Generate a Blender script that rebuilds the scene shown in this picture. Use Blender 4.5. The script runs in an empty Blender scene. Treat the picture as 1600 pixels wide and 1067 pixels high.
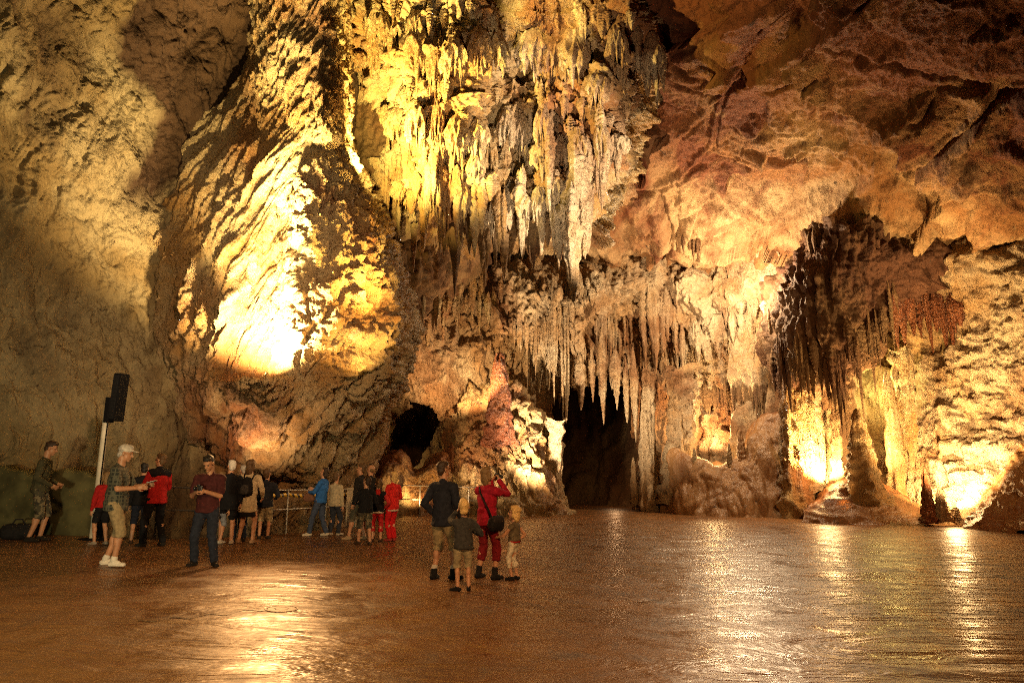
import bpy, math, random
import numpy as np
from mathutils import Vector, Matrix

# ------------------------------------------------------------------ camera
S = bpy.context.scene
C = S.collection
PI = math.pi
F = 1067.0
CZ = 1.42
PITCH = math.atan((745 - 533.5) / F)
cam_d = bpy.data.cameras.new("camera")
cam = bpy.data.objects.new("camera", cam_d)
C.objects.link(cam)
cam.location = (0, 0, CZ)
cam.rotation_euler = (PI / 2 + PITCH, 0, 0)
cam_d.sensor_width = 36
cam_d.lens = 36 * F / 1600
cam_d.clip_end = 500
S.camera = cam

# ------------------------------------------------------------------ world / view
w = bpy.data.worlds.new("World")
S.world = w
w.use_nodes = True
w.node_tree.nodes["Background"].inputs[0].default_value = (1.0, 0.60, 0.30, 1)
w.node_tree.nodes["Background"].inputs[1].default_value = 0.022
S.view_settings.view_transform = 'Standard'
S.view_settings.look = 'None'
S.view_settings.exposure = 0.0
S.view_settings.gamma = 1.0
cy = S.cycles
cy.max_bounces = 5
cy.diffuse_bounces = 3
cy.glossy_bounces = 3
cy.sample_clamp_indirect = 2.0
cy.sample_clamp_direct = 0
cy.caustics_reflective = False
cy.caustics_refractive = False
cy.use_denoising = False
cy.use_light_tree = True
cy.filter_width = 1.1

# ------------------------------------------------------------------ projection helpers
cs, sn = math.cos(PITCH), math.sin(PITCH)


def P(px, py, Y):
    """point seen at photo pixel (px, py) standing Y metres ahead (works on arrays)"""
    u = (np.asarray(px, float) - 800) / F
    v = (533.5 - np.asarray(py, float)) / F
    t = Y / (cs - sn * v)
    return np.stack(np.broadcast_arrays(u * t, Y * np.ones_like(t), CZ + (sn + cs * v) * t), -1)


FX = np.array([-30, -12, -8.4, -5.9, -4.9, -1.1, 2, 8, 40.])
FZV = np.array([.55, .42, .27, .07, .01, -.13, -.17, -.2, -.2])


def FZ(x):
    return np.interp(x, FX, FZV)


def floor_ripple(p):
    return .012 * fbm(ST(p, 1, 1, 0), .3, 3, .5, 90) + .006 * fbm(ST(p, .7, 1.4, 0), .9, 2, .5, 91)


def G(px, py):
    """floor point under a photo pixel"""
    u = (px - 800) / F
    v = (533.5 - py) / F
    z = 0.0
    for _ in range(30):
        t = (z - CZ) / (sn + cs * v)
        z = float(FZ(u * t))
    p = np.array([[u * t, (cs - sn * v) * t, 0]])
    return Vector((p[0, 0], p[0, 1], z + float(floor_ripple(p)[0])))


def LIGHT(name, kind, px, py, Y, power, col, target=None, size=60, blend=0.6, radius=0.1, pos=None):
    d = bpy.data.lights.new(name, kind)
    d.energy = power
    d.color = col
    d.shadow_soft_size = radius
    o = bpy.data.objects.new(name, d)
    C.objects.link(o)
    p = Vector(pos) if pos is not None else Vector(P(px, py, Y))
    o.location = p
    if kind == 'SPOT':
        d.spot_size = math.radians(size)
        d.spot_blend = blend
        tg = Vector(target)
        o.rotation_euler = (tg - p).to_track_quat('-Z', 'Y').to_euler()
    return o


AMB = (1.0, 0.60, 0.24)
YEL = (1.0, 0.70, 0.20)
WHT = (1.0, 0.76, 0.50)
# floodlights of the cave, mixed with unseen fills added to brighten dark parts
LIGHT('niche_lamp', 'SPOT', 392, 582, 15.3, 10000, (1.0, .68, .30), target=P(440, 400, 16.6), size=128, blend=.6, radius=.12)
LIGHT('niche_glow_fill', 'SPOT', 458, 585, 14.9, 1300, (1.0, .52, .19), target=(-1.0, 4, 0), size=80, blend=.7, radius=.25)  # added spot, aimed outwards to lay a glare on the floor
LIGHT('flank_fill', 'SPOT', 418, 420, 14.9, 13000, (1.0, .68, .22), target=P(505, 40, 16.8), size=70, blend=.7, radius=.12)  # added fill in mid-air, carries the glow up the slope
LIGHT('left_flank_fill', 'SPOT', 335, 610, 13.0, 15000, (1.0, .70, .28), target=P(392, 235, 17.4), size=46, blend=.9, radius=.12)  # unseen fill added in mid-air to brighten the left flank
LIGHT('buttress_lamp', 'SPOT', 622, 500, 15.9, 2600, (1.0, .60, .14), target=P(530, 290, 16.3), size=110, blend=.8, radius=.12)
LIGHT('tall_niche_fill', 'SPOT', 418, 500, 15.0, 4200, (1.0, .68, .28), target=P(438, 360, 16.8), size=62, blend=.8, radius=.1)  # extra spot added to whiten the upper niche
LIGHT('buttress_low_lamp', 'SPOT', 612, 610, 15.6, 1500, (1.0, .56, .14), target=P(545, 450, 16.4), size=90, blend=.8, radius=.12)
LIGHT('chandelier_lamp', 'SPOT', 566, 262, 17.6, 17000, (1.0, .71, .20), target=P(655, 175, 19.6), size=116, blend=.9, radius=.12)
LIGHT('chandelier_top_lamp', 'SPOT', 800, -60, 16.8, 3500, (1.0, .72, .24), target=P(860, 20, 21), size=50, blend=.8, radius=.12)
LIGHT('chandelier_side_lamp', 'SPOT', 0, 0, 0, 46000, (1.0, .76, .50), pos=(9, 13, 2.0), target=P(905, 290, 21), size=26, blend=.4, radius=.15)
LIGHT('left_wall_fill', 'SPOT', 0, 0, 0, 2000, (1.0, .84, .46), pos=(-3.5, 2.0, 1.2), target=P(60, 420, 16), size=125, blend=1, radius=.15)  # added off-frame fill for the left wall
LIGHT('left_base_fill', 'SPOT', 0, 0, 0, 5000, (1.0, .64, .36), pos=(-1.5, 5, 5.6), target=P(330, 500, 18.5), size=54, blend=1, radius=.2)  # unseen fill added out front for the lower left rock
LIGHT('pit_fill', 'SPOT', 0, 0, 0, 900, (1.0, .62, .32), pos=(-6.2, 15.9, 1.0), target=P(420, 610, 17.6), size=90, blend=1, radius=.2)  # fill added over the pit to lift the buttress foot
LIGHT('under_fill', 'SPOT', 770, 785, 24, 5000, (1.0, .60, .26), target=P(770, 330, 23.5), size=62, blend=1, radius=.2)  # soft low fill added beneath the hanging mass
LIGHT('chandelier_front_fill', 'SPOT', 0, 0, 0, 12000, (1.0, .76, .50), pos=(1.0, 11, 1.5), target=P(840, 190, 21), size=40, blend=1, radius=.2)  # frontal fill added to open the dark gaps of the hanging mass
LIGHT('passage_fill', 'POINT', 960, 740, 38, 45, (1.0, .55, .25), radius=.2)  # dim point added to show some rock inside the opening
LIGHT('right_fill', 'SPOT', 0, 0, 0, 4200, (1.0, .52, .20), pos=(7, 8, 6), target=P(1380, 700, 26), size=62, blend=1, radius=.3)  # added front fill for the banks on the right
LIGHT('hall_fill', 'SPOT', 0, 0, 0, 7500, (1.0, .52, .20), pos=(2.5, -5, 8.0), target=(-1, 12, .9), size=56, blend=1, radius=.5)  # frontal fill added behind the camera for people and floor
LIGHT('back_lamp', 'SPOT', 735, 618, 28.4, 2000, (1.0, .64, .30), target=P(735, 520, 31), size=150, blend=.5, radius=.1)
LIGHT('back_floor_lamp', 'POINT', 650, 782, 28.2, 110, YEL, radius=.08)
LIGHT('grotto_lamp', 'SPOT', 655, 788, 26.3, 500, (1.0, .60, .22), target=P(640, 715, 28), size=110, blend=.6, radius=.1)
LIGHT('far_bank_lamp', 'SPOT', 1112, 694, 33.4, 2600, (1.0, .62, .28), target=P(1112, 600, 34.5), size=165, blend=.4, radius=.1)
LIGHT('mound_lamp', 'SPOT', 1288, 742, 27.4, 5200, (1.0, .62, .22), target=P(1290, 600, 29.5), size=160, blend=.4, radius=.1)
for x_, y_, Y_, e_ in ((1288, 738, 27.2, 260), (1486, 774, 24.0, 260), (1112, 700, 31.8, 180)):
    LIGHT('spill_fill', 'POINT', x_, y_, Y_, e_, (1.0, .60, .24), radius=.25)  # extra points added to spill streaks onto the floor
LIGHT('right_lamp', 'SPOT', 1482, 776, 24.0, 3600, (1.0, .62, .24), target=P(1500, 620, 26.5), size=160, blend=.4, radius=.1)
LIGHT('right_wide_fill', 'SPOT', 1490, 745, 22.4, 4200, (1.0, .64, .28), target=P(1500, 620, 26), size=130, blend=.8, radius=.15)  # second spot added to widen the right floodlight's glow
LIGHT('alcove_lamp', 'POINT', 1368, 600, 28.0, 350, YEL, radius=.1)
LIGHT('ceiling_edge_fill', 'POINT', 1150, 440, 29.5, 3600, (1.0, .72, .42), radius=.2)  # unseen point added to brighten the underside of the ceiling
LIGHT('right_ceiling_fill', 'SPOT', 0, 0, 0, 400, (1.0, .52, .18), pos=(12, 25, 0.3), target=(7, 28, 12), size=110, blend=1, radius=.2)  # weak fill added for the right ceiling
LIGHT('ceiling_band_fill', 'SPOT', 1570, 500, 22.0, 2600, (1.0, .66, .28), target=P(1380, 350, 25.5), size=95, blend=1, radius=.15)  # added spot imitating light leaking up from the alcove floodlights
LIGHT('flowstone_lamp', 'SPOT', 690, 790, 26.5, 1800, (1.0, .64, .32), target=P(790, 690, 29), size=80, blend=1, radius=.1)
LIGHT('back_fill', 'SPOT', 820, 770, 27, 12000, (1.0, .72, .43), target=P(960, 490, 33), size=104, blend=1, radius=.12)  # unseen fill added for the far wall and its fringe

# ------------------------------------------------------------------ numpy noise
rng = np.random.RandomState(7)
PERM = np.tile(rng.permutation(256), 3).astype(np.int32)
GR = rng.normal(size=(256, 3))
GR = (GR / np.linalg.norm(GR, axis=1, keepdims=True)).astype(np.float32)


def perlin(p, seed=0):
    p = p.astype(np.float32) + np.float32(seed * 17.31 + 500.5)
    i = np.floor(p).astype(np.int32)
    f = p - i
    i &= 255
    s = f * f * f * (f * (f * 6 - 15) + 10)
    out = 0
    for a in (0, 1):
        wx = s[:, 0] if a else 1 - s[:, 0]
        hx = PERM[i[:, 0] + a]
        for b in (0, 1):
            wy = s[:, 1] if b else 1 - s[:, 1]
            hy = PERM[hx + ((i[:, 1] + b) & 255)]
            for c in (0, 1):
                wz = s[:, 2] if c else 1 - s[:, 2]
                g = GR[PERM[hy + ((i[:, 2] + c) & 255)]]
                d = g[:, 0] * (f[:, 0] - a) + g[:, 1] * (f[:, 1] - b) + g[:, 2] * (f[:, 2] - c)
                out = out + wx * wy * wz * d
    return out * 1.5


def fbm(p, f, o=4, g=.5, seed=0):
    r, a = 0, 1.
    for k in range(o):
        r = r + a * perlin(p * f, seed + k * 3)
        a *= g
        f *= 2.03
    return r


def billow(p, f, o=4, g=.5, seed=0):
    r, a = 0, 1.
    for k in range(o):
        r = r + a * (np.abs(perlin(p * f, seed + k * 3)) * 2 - .5)
        a *= g
        f *= 2.07
    return r


def ridged(p, f, o=3, g=.5, seed=0):
    return -billow(p, f, o, g, seed)


def cells(p, f, seed=0):
    """distance to the nearest two feature points"""
    q = p * f
    i = np.floor(q).astype(np.int64)
    d1 = np.full(len(q), 9., np.float32)
    d2 = d1.copy()
    idv = np.zeros(len(q), np.float32)
    for dx in (-1, 0, 1):
        for dy in (-1, 0, 1):
            for dz in (-1, 0, 1):
                j = i + (dx, dy, dz)
                h = PERM[PERM[PERM[(j[:, 0] + seed) & 255] + (j[:, 1] & 255)] + (j[:, 2] & 255)]
                o = np.stack([PERM[h + 1], PERM[h + 57], PERM[h + 113]], 1) / 255.
                d = np.linalg.norm(j + o - q, axis=1)
                nearer = d < d1
                d2 = np.where(nearer, d1, np.minimum(d2, d))
                idv = np.where(nearer, h / 255., idv)
                d1 = np.where(nearer, d, d1)
    return d1, d2, idv


def ST(p, x=1, y=1, z=1):
    return p * np.array([x, y, z])


def warp(p, f, a, seed=0):
    return p + a * np.stack([perlin(p * f, seed + 40), perlin(p * f, seed + 41), perlin(p * f, seed + 42)], 1)


# ------------------------------------------------------------------ materials
def new_mat(name):
    m = bpy.data.materials.new(name)
    m.use_nodes = True
    nt = m.node_tree
    return m, nt, nt.nodes["Principled BSDF"]


def N(nt, t, **k):
    n = nt.nodes.new(t)
    for a, b in k.items():
        if a.startswith('i_'):
            n.inputs[a[2:].replace('_', ' ')].default_value = b
        else:
            setattr(n, a, b)
    return n


def mixc(nt, fac, a, b):
    m = nt.nodes.new("ShaderNodeMix")
    m.data_type = 'RGBA'
    for s, v in ((0, fac), (6, a), (7, b)):
        if hasattr(v, 'links'):
            nt.links.new(v, m.inputs[s])
        elif isinstance(v, (int, float)):
            m.inputs[s].default_value = v
        else:
            m.inputs[s].default_value = (*v, 1)
    return m.outputs[2]


def ramp(nt, src, lo, hi):
    r = nt.nodes.new("ShaderNodeMapRange")
    r.inputs[1].default_value = lo
    r.inputs[2].default_value = hi
    r.interpolation_type = 'SMOOTHSTEP'
    nt.links.new(src, r.inputs[0])
    return r.outputs[0]


def noise(nt, co, scale, detail=6, rough=.6, dist=0, stretch=None):
    n = N(nt, "ShaderNodeTexNoise")
    n.inputs['Scale'].default_value = scale
    n.inputs['Detail'].default_value = detail
    n.inputs['Roughness'].default_value = rough
    n.inputs['Distortion'].default_value = dist
    if stretch:
        mp = N(nt, "ShaderNodeMapping")
        mp.inputs['Scale'].default_value = stretch
        nt.links.new(co, mp.inputs[0])
        co = mp.outputs[0]
    nt.links.new(co, n.inputs['Vector'])
    return n.outputs[0]


def rock_mat(name, base, ochre, red, dark=(.028, .016, .009), sc=1.0, bump=.6, streak=.35, rough=.7, wet=.3):
    m, nt, b = new_mat(name)
    co = N(nt, "ShaderNodeNewGeometry").outputs['Position']
    n1 = noise(nt, co, .35 * sc, 8, .62, .5)
    n2 = noise(nt, co, 1.3 * sc, 8, .65, .8, (1, 1, streak))
    n3 = noise(nt, co, 6 * sc, 6, .7)
    n4 = noise(nt, co, .22, 5, .6, 1.0, (1, 1, .6))
    at = N(nt, "ShaderNodeAttribute", attribute_name='stain_shade').outputs['Fac']  # rock staining; also holds painted shade on ceiling and left wall
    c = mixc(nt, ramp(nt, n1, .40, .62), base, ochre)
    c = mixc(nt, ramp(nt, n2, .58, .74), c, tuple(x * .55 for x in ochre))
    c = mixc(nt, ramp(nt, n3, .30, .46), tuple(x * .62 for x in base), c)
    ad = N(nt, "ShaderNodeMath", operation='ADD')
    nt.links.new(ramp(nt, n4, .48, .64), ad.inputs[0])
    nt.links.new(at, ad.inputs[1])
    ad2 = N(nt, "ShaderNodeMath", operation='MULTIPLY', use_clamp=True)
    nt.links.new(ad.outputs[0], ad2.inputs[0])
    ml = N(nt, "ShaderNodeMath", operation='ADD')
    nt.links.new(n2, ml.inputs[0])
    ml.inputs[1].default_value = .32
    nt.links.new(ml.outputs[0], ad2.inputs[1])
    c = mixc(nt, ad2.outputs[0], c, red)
    n5 = noise(nt, co, 2.6 * sc, 7, .7, 1.2)
    c = mixc(nt, ramp(nt, n5, .60, .70), c, dark)
    nt.links.new(c, b.inputs['Base Color'])
    b.inputs['Roughness'].default_value = rough
    b.inputs['Specular IOR Level'].default_value = wet
    bh = noise(nt, co, 5 * sc, 10, .78, .5, (1, 1, .6))
    vo = N(nt, "ShaderNodeTexVoronoi")
    vo.inputs['Scale'].default_value = 4.5 * sc
    nt.links.new(co, vo.inputs['Vector'])
    hm = N(nt, "ShaderNodeMath", operation='MULTIPLY_ADD')
    nt.links.new(vo.outputs['Distance'], hm.inputs[0])
    hm.inputs[1].default_value = .35
    nt.links.new(bh, hm.inputs[2])
    bp = N(nt, "ShaderNodeBump")
    bp.inputs['Strength'].default_value = min(1, bump * 1.5)
    bp.inputs['Distance'].default_value = .34
    nt.links.new(hm.outputs[0], bp.inputs['Height'])
    nt.links.new(bp.outputs[0], b.inputs['Normal'])
    return m


M = {}
M['wall'] = rock_mat('olive_limestone', (.31, .25, .135), (.22, .155, .065), (.045, .023, .010), streak=.3, bump=.4)
M['pale'] = rock_mat('pale_limestone', (.47, .365, .235), (.36, .22, .10), (.19, .085, .032))
M['flow'] = rock_mat('flowstone', (.38, .285, .15), (.29, .16, .05), (.18, .065, .02), sc=1.4, bump=.5, streak=.15, wet=.5, rough=.5)
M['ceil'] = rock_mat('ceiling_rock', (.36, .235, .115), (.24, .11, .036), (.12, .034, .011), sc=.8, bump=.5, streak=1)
M['dark'] = rock_mat('brown_shaded_rock', (.16, .098, .045), (.11, .052, .02), (.06, .022, .009), bump=.4, streak=.3)  # darker tone, also standing in for shade in the recess and passages
M['mound'] = rock_mat('brown_flowstone', (.30, .17, .075), (.22, .105, .035), (.14, .05, .016), bump=.25, streak=.5, wet=.6, rough=.42)
M['red'] = rock_mat('red_flowstone', (.24, .085, .03), (.19, .055, .018), (.14, .034, .012), sc=1.5, streak=.12, wet=.5, rough=.5)


def plain(name, col, rough=.7, spec=.3, var=.25, sc=30, metal=0, bump=0):
    m, nt, b = new_mat(name)
    co = N(nt, "ShaderNodeTexCoord").outputs['Object']
    n = noise(nt, co, sc, 4, .6)
    c = mixc(nt, ramp(nt, n, .3, .7), tuple(x * (1 - var) for x in col), tuple(min(1, x * (1 + var)) for x in col))
    nt.links.new(c, b.inputs['Base Color'])
    b.inputs['Roughness'].default_value = rough
    b.inputs['Specular IOR Level'].default_value = spec
    b.inputs['Metallic'].default_value = metal
    if bump:
        bp = N(nt, "ShaderNodeBump")
        bp.inputs['Strength'].default_value = bump
        bp.inputs['Distance'].default_value = .01
        nt.links.new(n, bp.inputs['Height'])
        nt.links.new(bp.outputs[0], b.inputs['Normal'])
    return m


_pm = {}


def cloth(col, var=.25):
    k = (col, var)
    if k not in _pm:
        _pm[k] = plain('cloth', col, .85, .15, var, 22, bump=.25)
    return _pm[k]


# ------------------------------------------------------------------ object helpers
def link(o, parent=None):
    C.objects.link(o)
    if parent:
        o.parent = parent
    return o


def tag(o, label=None, cat=None, group=None, kind=None):
    if label:
        o['label'] = label
    if cat:
        o['category'] = cat
    if group:
        o['group'] = group
    if kind:
        o['kind'] = kind
    return o


def np_mesh(name, V, Fq, mat, smooth=True, parent=None, attr=None):
    me = bpy.data.meshes.new(name)
    V = np.asarray(V, np.float32)
    Fq = np.asarray(Fq, np.int32)
    k = Fq.shape[1]
    me.vertices.add(len(V))
    me.vertices.foreach_set('co', V.ravel())
    me.loops.add(Fq.size)
    me.loops.foreach_set('vertex_index', Fq.ravel())
    me.polygons.add(len(Fq))
    me.polygons.foreach_set('loop_start', np.arange(0, Fq.size, k, dtype=np.int32))
    me.update(calc_edges=True)
    me.polygons.foreach_set('use_smooth', np.full(len(Fq), smooth))
    if attr is not None:
        a = me.attributes.new('stain_shade', 'FLOAT', 'POINT')
        a.data.foreach_set('value', attr.astype(np.float32))
    me.validate()
    me.materials.append(mat)
    return link(bpy.data.objects.new(name, me), parent)


def pchip(xk, yk, x):
    """monotone cubic along axis 0 of yk (knots xk increasing)"""
    xk = np.asarray(xk, float)
    h = np.diff(xk)
    sh = (-1,) + (1,) * (yk.ndim - 1)
    dl = np.diff(yk, axis=0) / h.reshape(sh)
    m = np.zeros_like(yk)
    m[0], m[-1] = dl[0], dl[-1]
    a, b = dl[:-1], dl[1:]
    m[1:-1] = np.where(a * b > 0, 2 * a * b / (a + b + 1e-12), 0)
    k = np.clip(np.searchsorted(xk, x, side='right') - 1, 0, len(xk) - 2)
    t = ((x - xk[k]) / h[k]).reshape(sh)
    hk = h[k].reshape(sh)
    return ((2 * t**3 - 3 * t**2 + 1) * yk[k] + (t**3 - 2 * t**2 + t) * hk * m[k]
            + (-2 * t**3 + 3 * t**2) * yk[k + 1] + (t**3 - t**2) * hk * m[k + 1])


def inpoly(px, py, poly):
    ins = np.zeros(px.shape, bool)
    n = len(poly)
    for i in range(n):
        x1, y1 = poly[i]
        x2, y2 = poly[(i + 1) % n]
        c = ((y1 > py) != (y2 > py)) & (px < (x2 - x1) * (py - y1) / (y2 - y1 + 1e-9) + x1)
        ins ^= c
    return ins


def gs(px, py, cx, cy_, rx, ry):
    return np.exp(-(((px - cx) / rx)**2 + ((py - cy_) / ry)**2))


def patch(name, ctrl, res, mat, disp, adj=None, stain_shade=None, holes=(), kind=None, label=None, cat=None, group=None):
    """rock surface through rows of (photo x, photo y, distance ahead); res = grid step in photo pixels"""
    K = np.array(ctrl, float)                      # R, C, 3
    R, Cn = K.shape[:2]
    dv = np.linalg.norm(np.diff(K, axis=0) * (1, 1, 12), axis=2).max(1)
    du = np.linalg.norm(np.diff(K, axis=1) * (1, 1, 12), axis=2).max(0)
    kv = np.r_[0, np.cumsum(np.maximum(dv, 1))]
    ku = np.r_[0, np.cumsum(np.maximum(du, 1))]
    nv, nu = int(kv[-1] / res) + 2, int(ku[-1] / res) + 2
    a = pchip(kv, K, np.linspace(0, kv[-1], nv))
    a = pchip(ku, a.transpose(1, 0, 2), np.linspace(0, ku[-1], nu)).transpose(1, 0, 2)
    px, py, Y = a[..., 0], a[..., 1], a[..., 2]
    if adj:
        Y = Y + adj(px, py)
    V = P(px, py, Y)
    tu = np.gradient(V, axis=1)
    tv = np.gradient(V, axis=0)
    nr = np.cross(tu, tv)
    nr /= np.linalg.norm(nr, axis=2, keepdims=True) + 1e-9
    Vf, nf = V.reshape(-1, 3), nr.reshape(-1, 3)
    # rows run downwards and columns rightwards, so tu x tv points at the viewer's side
    mid = nf[len(nf) // 2 + nu // 2]
    if np.median(np.einsum('ij,ij->i', nf, np.array([0, 0, CZ]) - Vf)) < 0:
        nf = -nf
    ppx, ppy = px.ravel(), py.ravel()
    d = disp(Vf, ppx, ppy)
    if d.ndim == 1:
        Vf = Vf + nf * d[:, None]
    else:
        Vf = Vf + nf * d[:, :1] + np.array([[0, 0, 1.]]) * d[:, 1:2]
    idx = np.arange(nv * nu).reshape(nv, nu)
    Q = np.stack([idx[:-1, :-1], idx[1:, :-1], idx[1:, 1:], idx[:-1, 1:]], -1).reshape(-1, 4)
    for h in holes:
        jx = ppx + 7 * perlin(np.stack([ppx / 14, ppy / 14, ppx * 0], 1), 3)
        ins = inpoly(jx, ppy + 5 * perlin(np.stack([ppx / 9, ppy / 9, ppx * 0], 1), 5), h)
        Q = Q[~ins[Q].all(1)]
    st = stain_shade(Vf, ppx, ppy) if stain_shade else np.zeros(len(Vf))
    o = np_mesh(name, Vf, Q, mat, attr=np.clip(st, 0, 2))
    tag(o, label, cat, group, kind)
    return o


def grid(cols, rows, Ys):
    return [[(c, r, y) for c, y in zip(cols, yr)] for r, yr in zip(rows, Ys)]


# ------------------------------------------------------------------ rock reliefs
def d_wall(p, px, py):
    q = warp(p, .5, .6, 1)
    d = .6 * fbm(ST(q, 1, 1, .6), .26, 3, .55, 1) + .22 * billow(ST(q, 1, 1, .32), .8, 3, .55, 2)
    d = d + .09 * billow(ST(warp(p, 1.4, .3, 3), 1, 1, .33), 2.0, 5, .66, 4)
    d1, d2, i = cells(warp(ST(p, 1, 1, .45), .7, .8, 5), .4, 3)
    return d + .3 * (i - .5) * np.clip((d2 - d1) * 6, 0, 1)


def d_flute(a=.3, f=1.2, zs=.16, base=.4):
    def fn(p, px, py):
        q = warp(p, .6, .3, 2)
        return (base * fbm(p, .3, 3, .5, 4) + a * billow(ST(q, 1, 1, zs), f, 3, .5, 6)
                + .09 * billow(p, 2.2, 3, .55, 8))
    return fn


def d_popcorn(a=.25, f=.9):
    def fn(p, px, py):
        q = warp(p, .8, .3, 3)
        return .4 * fbm(p, .35, 3, .5, 11) + a * billow(ST(q, 1, 1, .6), f, 5, .58, 12)
    return fn


def d_ceiling(p, px, py):
    q = warp(p, .25, 1.2, 21)
    d1, d2, i = cells(ST(q, 1, .8, 1.2), .2, 5)
    d = 1.5 * (i - .5) * np.clip((d2 - d1) * 7, 0, 1) + .8 * fbm(p, .14, 3, .5, 22)
    e1, e2, j = cells(ST(warp(p, .6, .6, 23), 1, .8, 1.5), .45, 9)
    d = d - .35 * np.exp(-((d2 - d1) / .035)**2) - .1 * np.exp(-((e2 - e1) / .04)**2)
    d = d + .65 * (j - .5) * np.clip((e2 - e1) * 7, 0, 1)
    lay = (p[:, 2] * .9 + p[:, 1] * .30 + .25 * p[:, 0] + 1.6 * fbm(p, .22, 3, .5, 27)) / 1.7
    d = d + .8 * (lay - np.floor(lay))**1.6
    return d + .14 * billow(q, .8, 3, .55, 24) + .06 * billow(warp(p, 1.5, .2, 25), 2.6, 3, .6, 26)


# ------------------------------------------------------------------ the cave
PIT = [(-8.3, 14.2), (-7.2, 14.6), (-5.9, 16.6), (-4.6, 22.0), (-4.1, 25.6), (-4.4, 27.0), (-9, 27), (-16, 22), (-12, 14.6)]

# left wall
colsA = [-420, -250, 0, 130, 250, 340, 430, 490, 530, 560]
YA = np.array([11, 12.6, 15.2, 16.6, 18, 19.4, 20.6, 21.6, 22.6, 23.8])
rowsA = [-420, -250, 0, 150, 300, 450, 600, 700, 760, 850, 1000]
fa = [.78, .86, .95, .99, 1.01, 1.02, 1.0, .985, .98, .97, .96]
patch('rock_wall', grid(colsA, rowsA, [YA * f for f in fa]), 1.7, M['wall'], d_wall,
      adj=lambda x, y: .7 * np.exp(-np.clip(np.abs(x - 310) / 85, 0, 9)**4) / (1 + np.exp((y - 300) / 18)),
      stain_shade=lambda p, x, y: 1.8 / (1 + np.exp(-(x - 225 + 30 * np.sin(y / 40)) / 10)) / (1 + np.exp((y - 290 + .2 * (x - 300)) / 22)),  # brown staining, deepened in place of the recess's shadow
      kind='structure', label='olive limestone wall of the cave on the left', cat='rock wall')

# back recess between the buttress and the hanging mass
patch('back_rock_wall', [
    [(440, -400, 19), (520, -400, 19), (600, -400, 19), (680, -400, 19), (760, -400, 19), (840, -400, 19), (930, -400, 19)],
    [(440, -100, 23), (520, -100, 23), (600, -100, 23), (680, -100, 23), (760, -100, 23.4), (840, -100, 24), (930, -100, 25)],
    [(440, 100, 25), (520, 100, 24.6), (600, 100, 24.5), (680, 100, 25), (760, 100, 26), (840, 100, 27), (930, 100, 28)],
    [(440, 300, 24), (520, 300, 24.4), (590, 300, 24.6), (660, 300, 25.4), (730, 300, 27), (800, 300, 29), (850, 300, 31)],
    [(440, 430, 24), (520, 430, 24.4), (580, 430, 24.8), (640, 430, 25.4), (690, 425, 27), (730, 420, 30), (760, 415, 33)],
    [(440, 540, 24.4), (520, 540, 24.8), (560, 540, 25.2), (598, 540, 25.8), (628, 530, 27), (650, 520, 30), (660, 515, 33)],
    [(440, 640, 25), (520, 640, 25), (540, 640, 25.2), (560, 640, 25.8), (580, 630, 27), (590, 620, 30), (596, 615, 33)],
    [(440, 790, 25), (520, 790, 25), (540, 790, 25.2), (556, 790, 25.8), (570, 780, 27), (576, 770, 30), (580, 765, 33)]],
    2.6, M['dark'], d_flute(.35, .9, .2, .5),  # dark rock colour replaces the shade of this recess
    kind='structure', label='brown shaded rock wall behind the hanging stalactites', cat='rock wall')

# ceiling
colsF = [760, 860, 960, 1080, 1200, 1320, 1450, 1600, 1750, 1950]
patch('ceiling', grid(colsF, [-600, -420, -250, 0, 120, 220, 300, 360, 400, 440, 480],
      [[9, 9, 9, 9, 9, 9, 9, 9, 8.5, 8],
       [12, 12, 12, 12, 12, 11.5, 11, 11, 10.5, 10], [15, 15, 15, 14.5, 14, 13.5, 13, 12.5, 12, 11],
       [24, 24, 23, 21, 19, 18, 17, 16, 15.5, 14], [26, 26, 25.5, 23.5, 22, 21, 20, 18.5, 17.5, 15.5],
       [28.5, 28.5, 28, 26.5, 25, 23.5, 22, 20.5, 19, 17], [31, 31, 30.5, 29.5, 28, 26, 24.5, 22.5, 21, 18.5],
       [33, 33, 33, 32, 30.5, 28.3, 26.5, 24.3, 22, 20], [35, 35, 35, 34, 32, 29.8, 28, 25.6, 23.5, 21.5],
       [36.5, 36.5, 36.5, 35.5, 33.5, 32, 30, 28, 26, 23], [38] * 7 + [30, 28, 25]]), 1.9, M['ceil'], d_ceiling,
      stain_shade=lambda p, x, y: 1.3 / (1 + np.exp((y - 225 + 40 * np.sin(x / 90)) / 32)) * (.8 + .5 * perlin(p * .3, 5)),  # red rock, with the dimness of the unlit upper part painted in
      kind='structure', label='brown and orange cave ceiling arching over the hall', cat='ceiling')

# back wall with the two dark openings
H1 = [(606, 738), (611, 690), (622, 645), (640, 626), (666, 634), (684, 660), (672, 690), (660, 724), (640, 733)]
H2 = [(862, 640), (866, 606), (885, 596), (905, 612), (930, 580), (962, 590), (986, 630), (996, 700), (990, 800), (886, 800), (868, 700)]
colsG = [540, 620, 690, 760, 820, 880, 960, 1040, 1120, 1200, 1280]
def wavy(rows, ax=0):
    out = []
    for r_ in rows:
        out.append([(x, y + (26 * math.sin(x / 61) + 20 * math.sin(x / 27 + 1)) * math.exp(-((y - 470) / 60)**2), Y_ - .9 * math.sin(x / 43) * math.exp(-((y - 500) / 90)**2)) for x, y, Y_ in r_])
    return out


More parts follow.
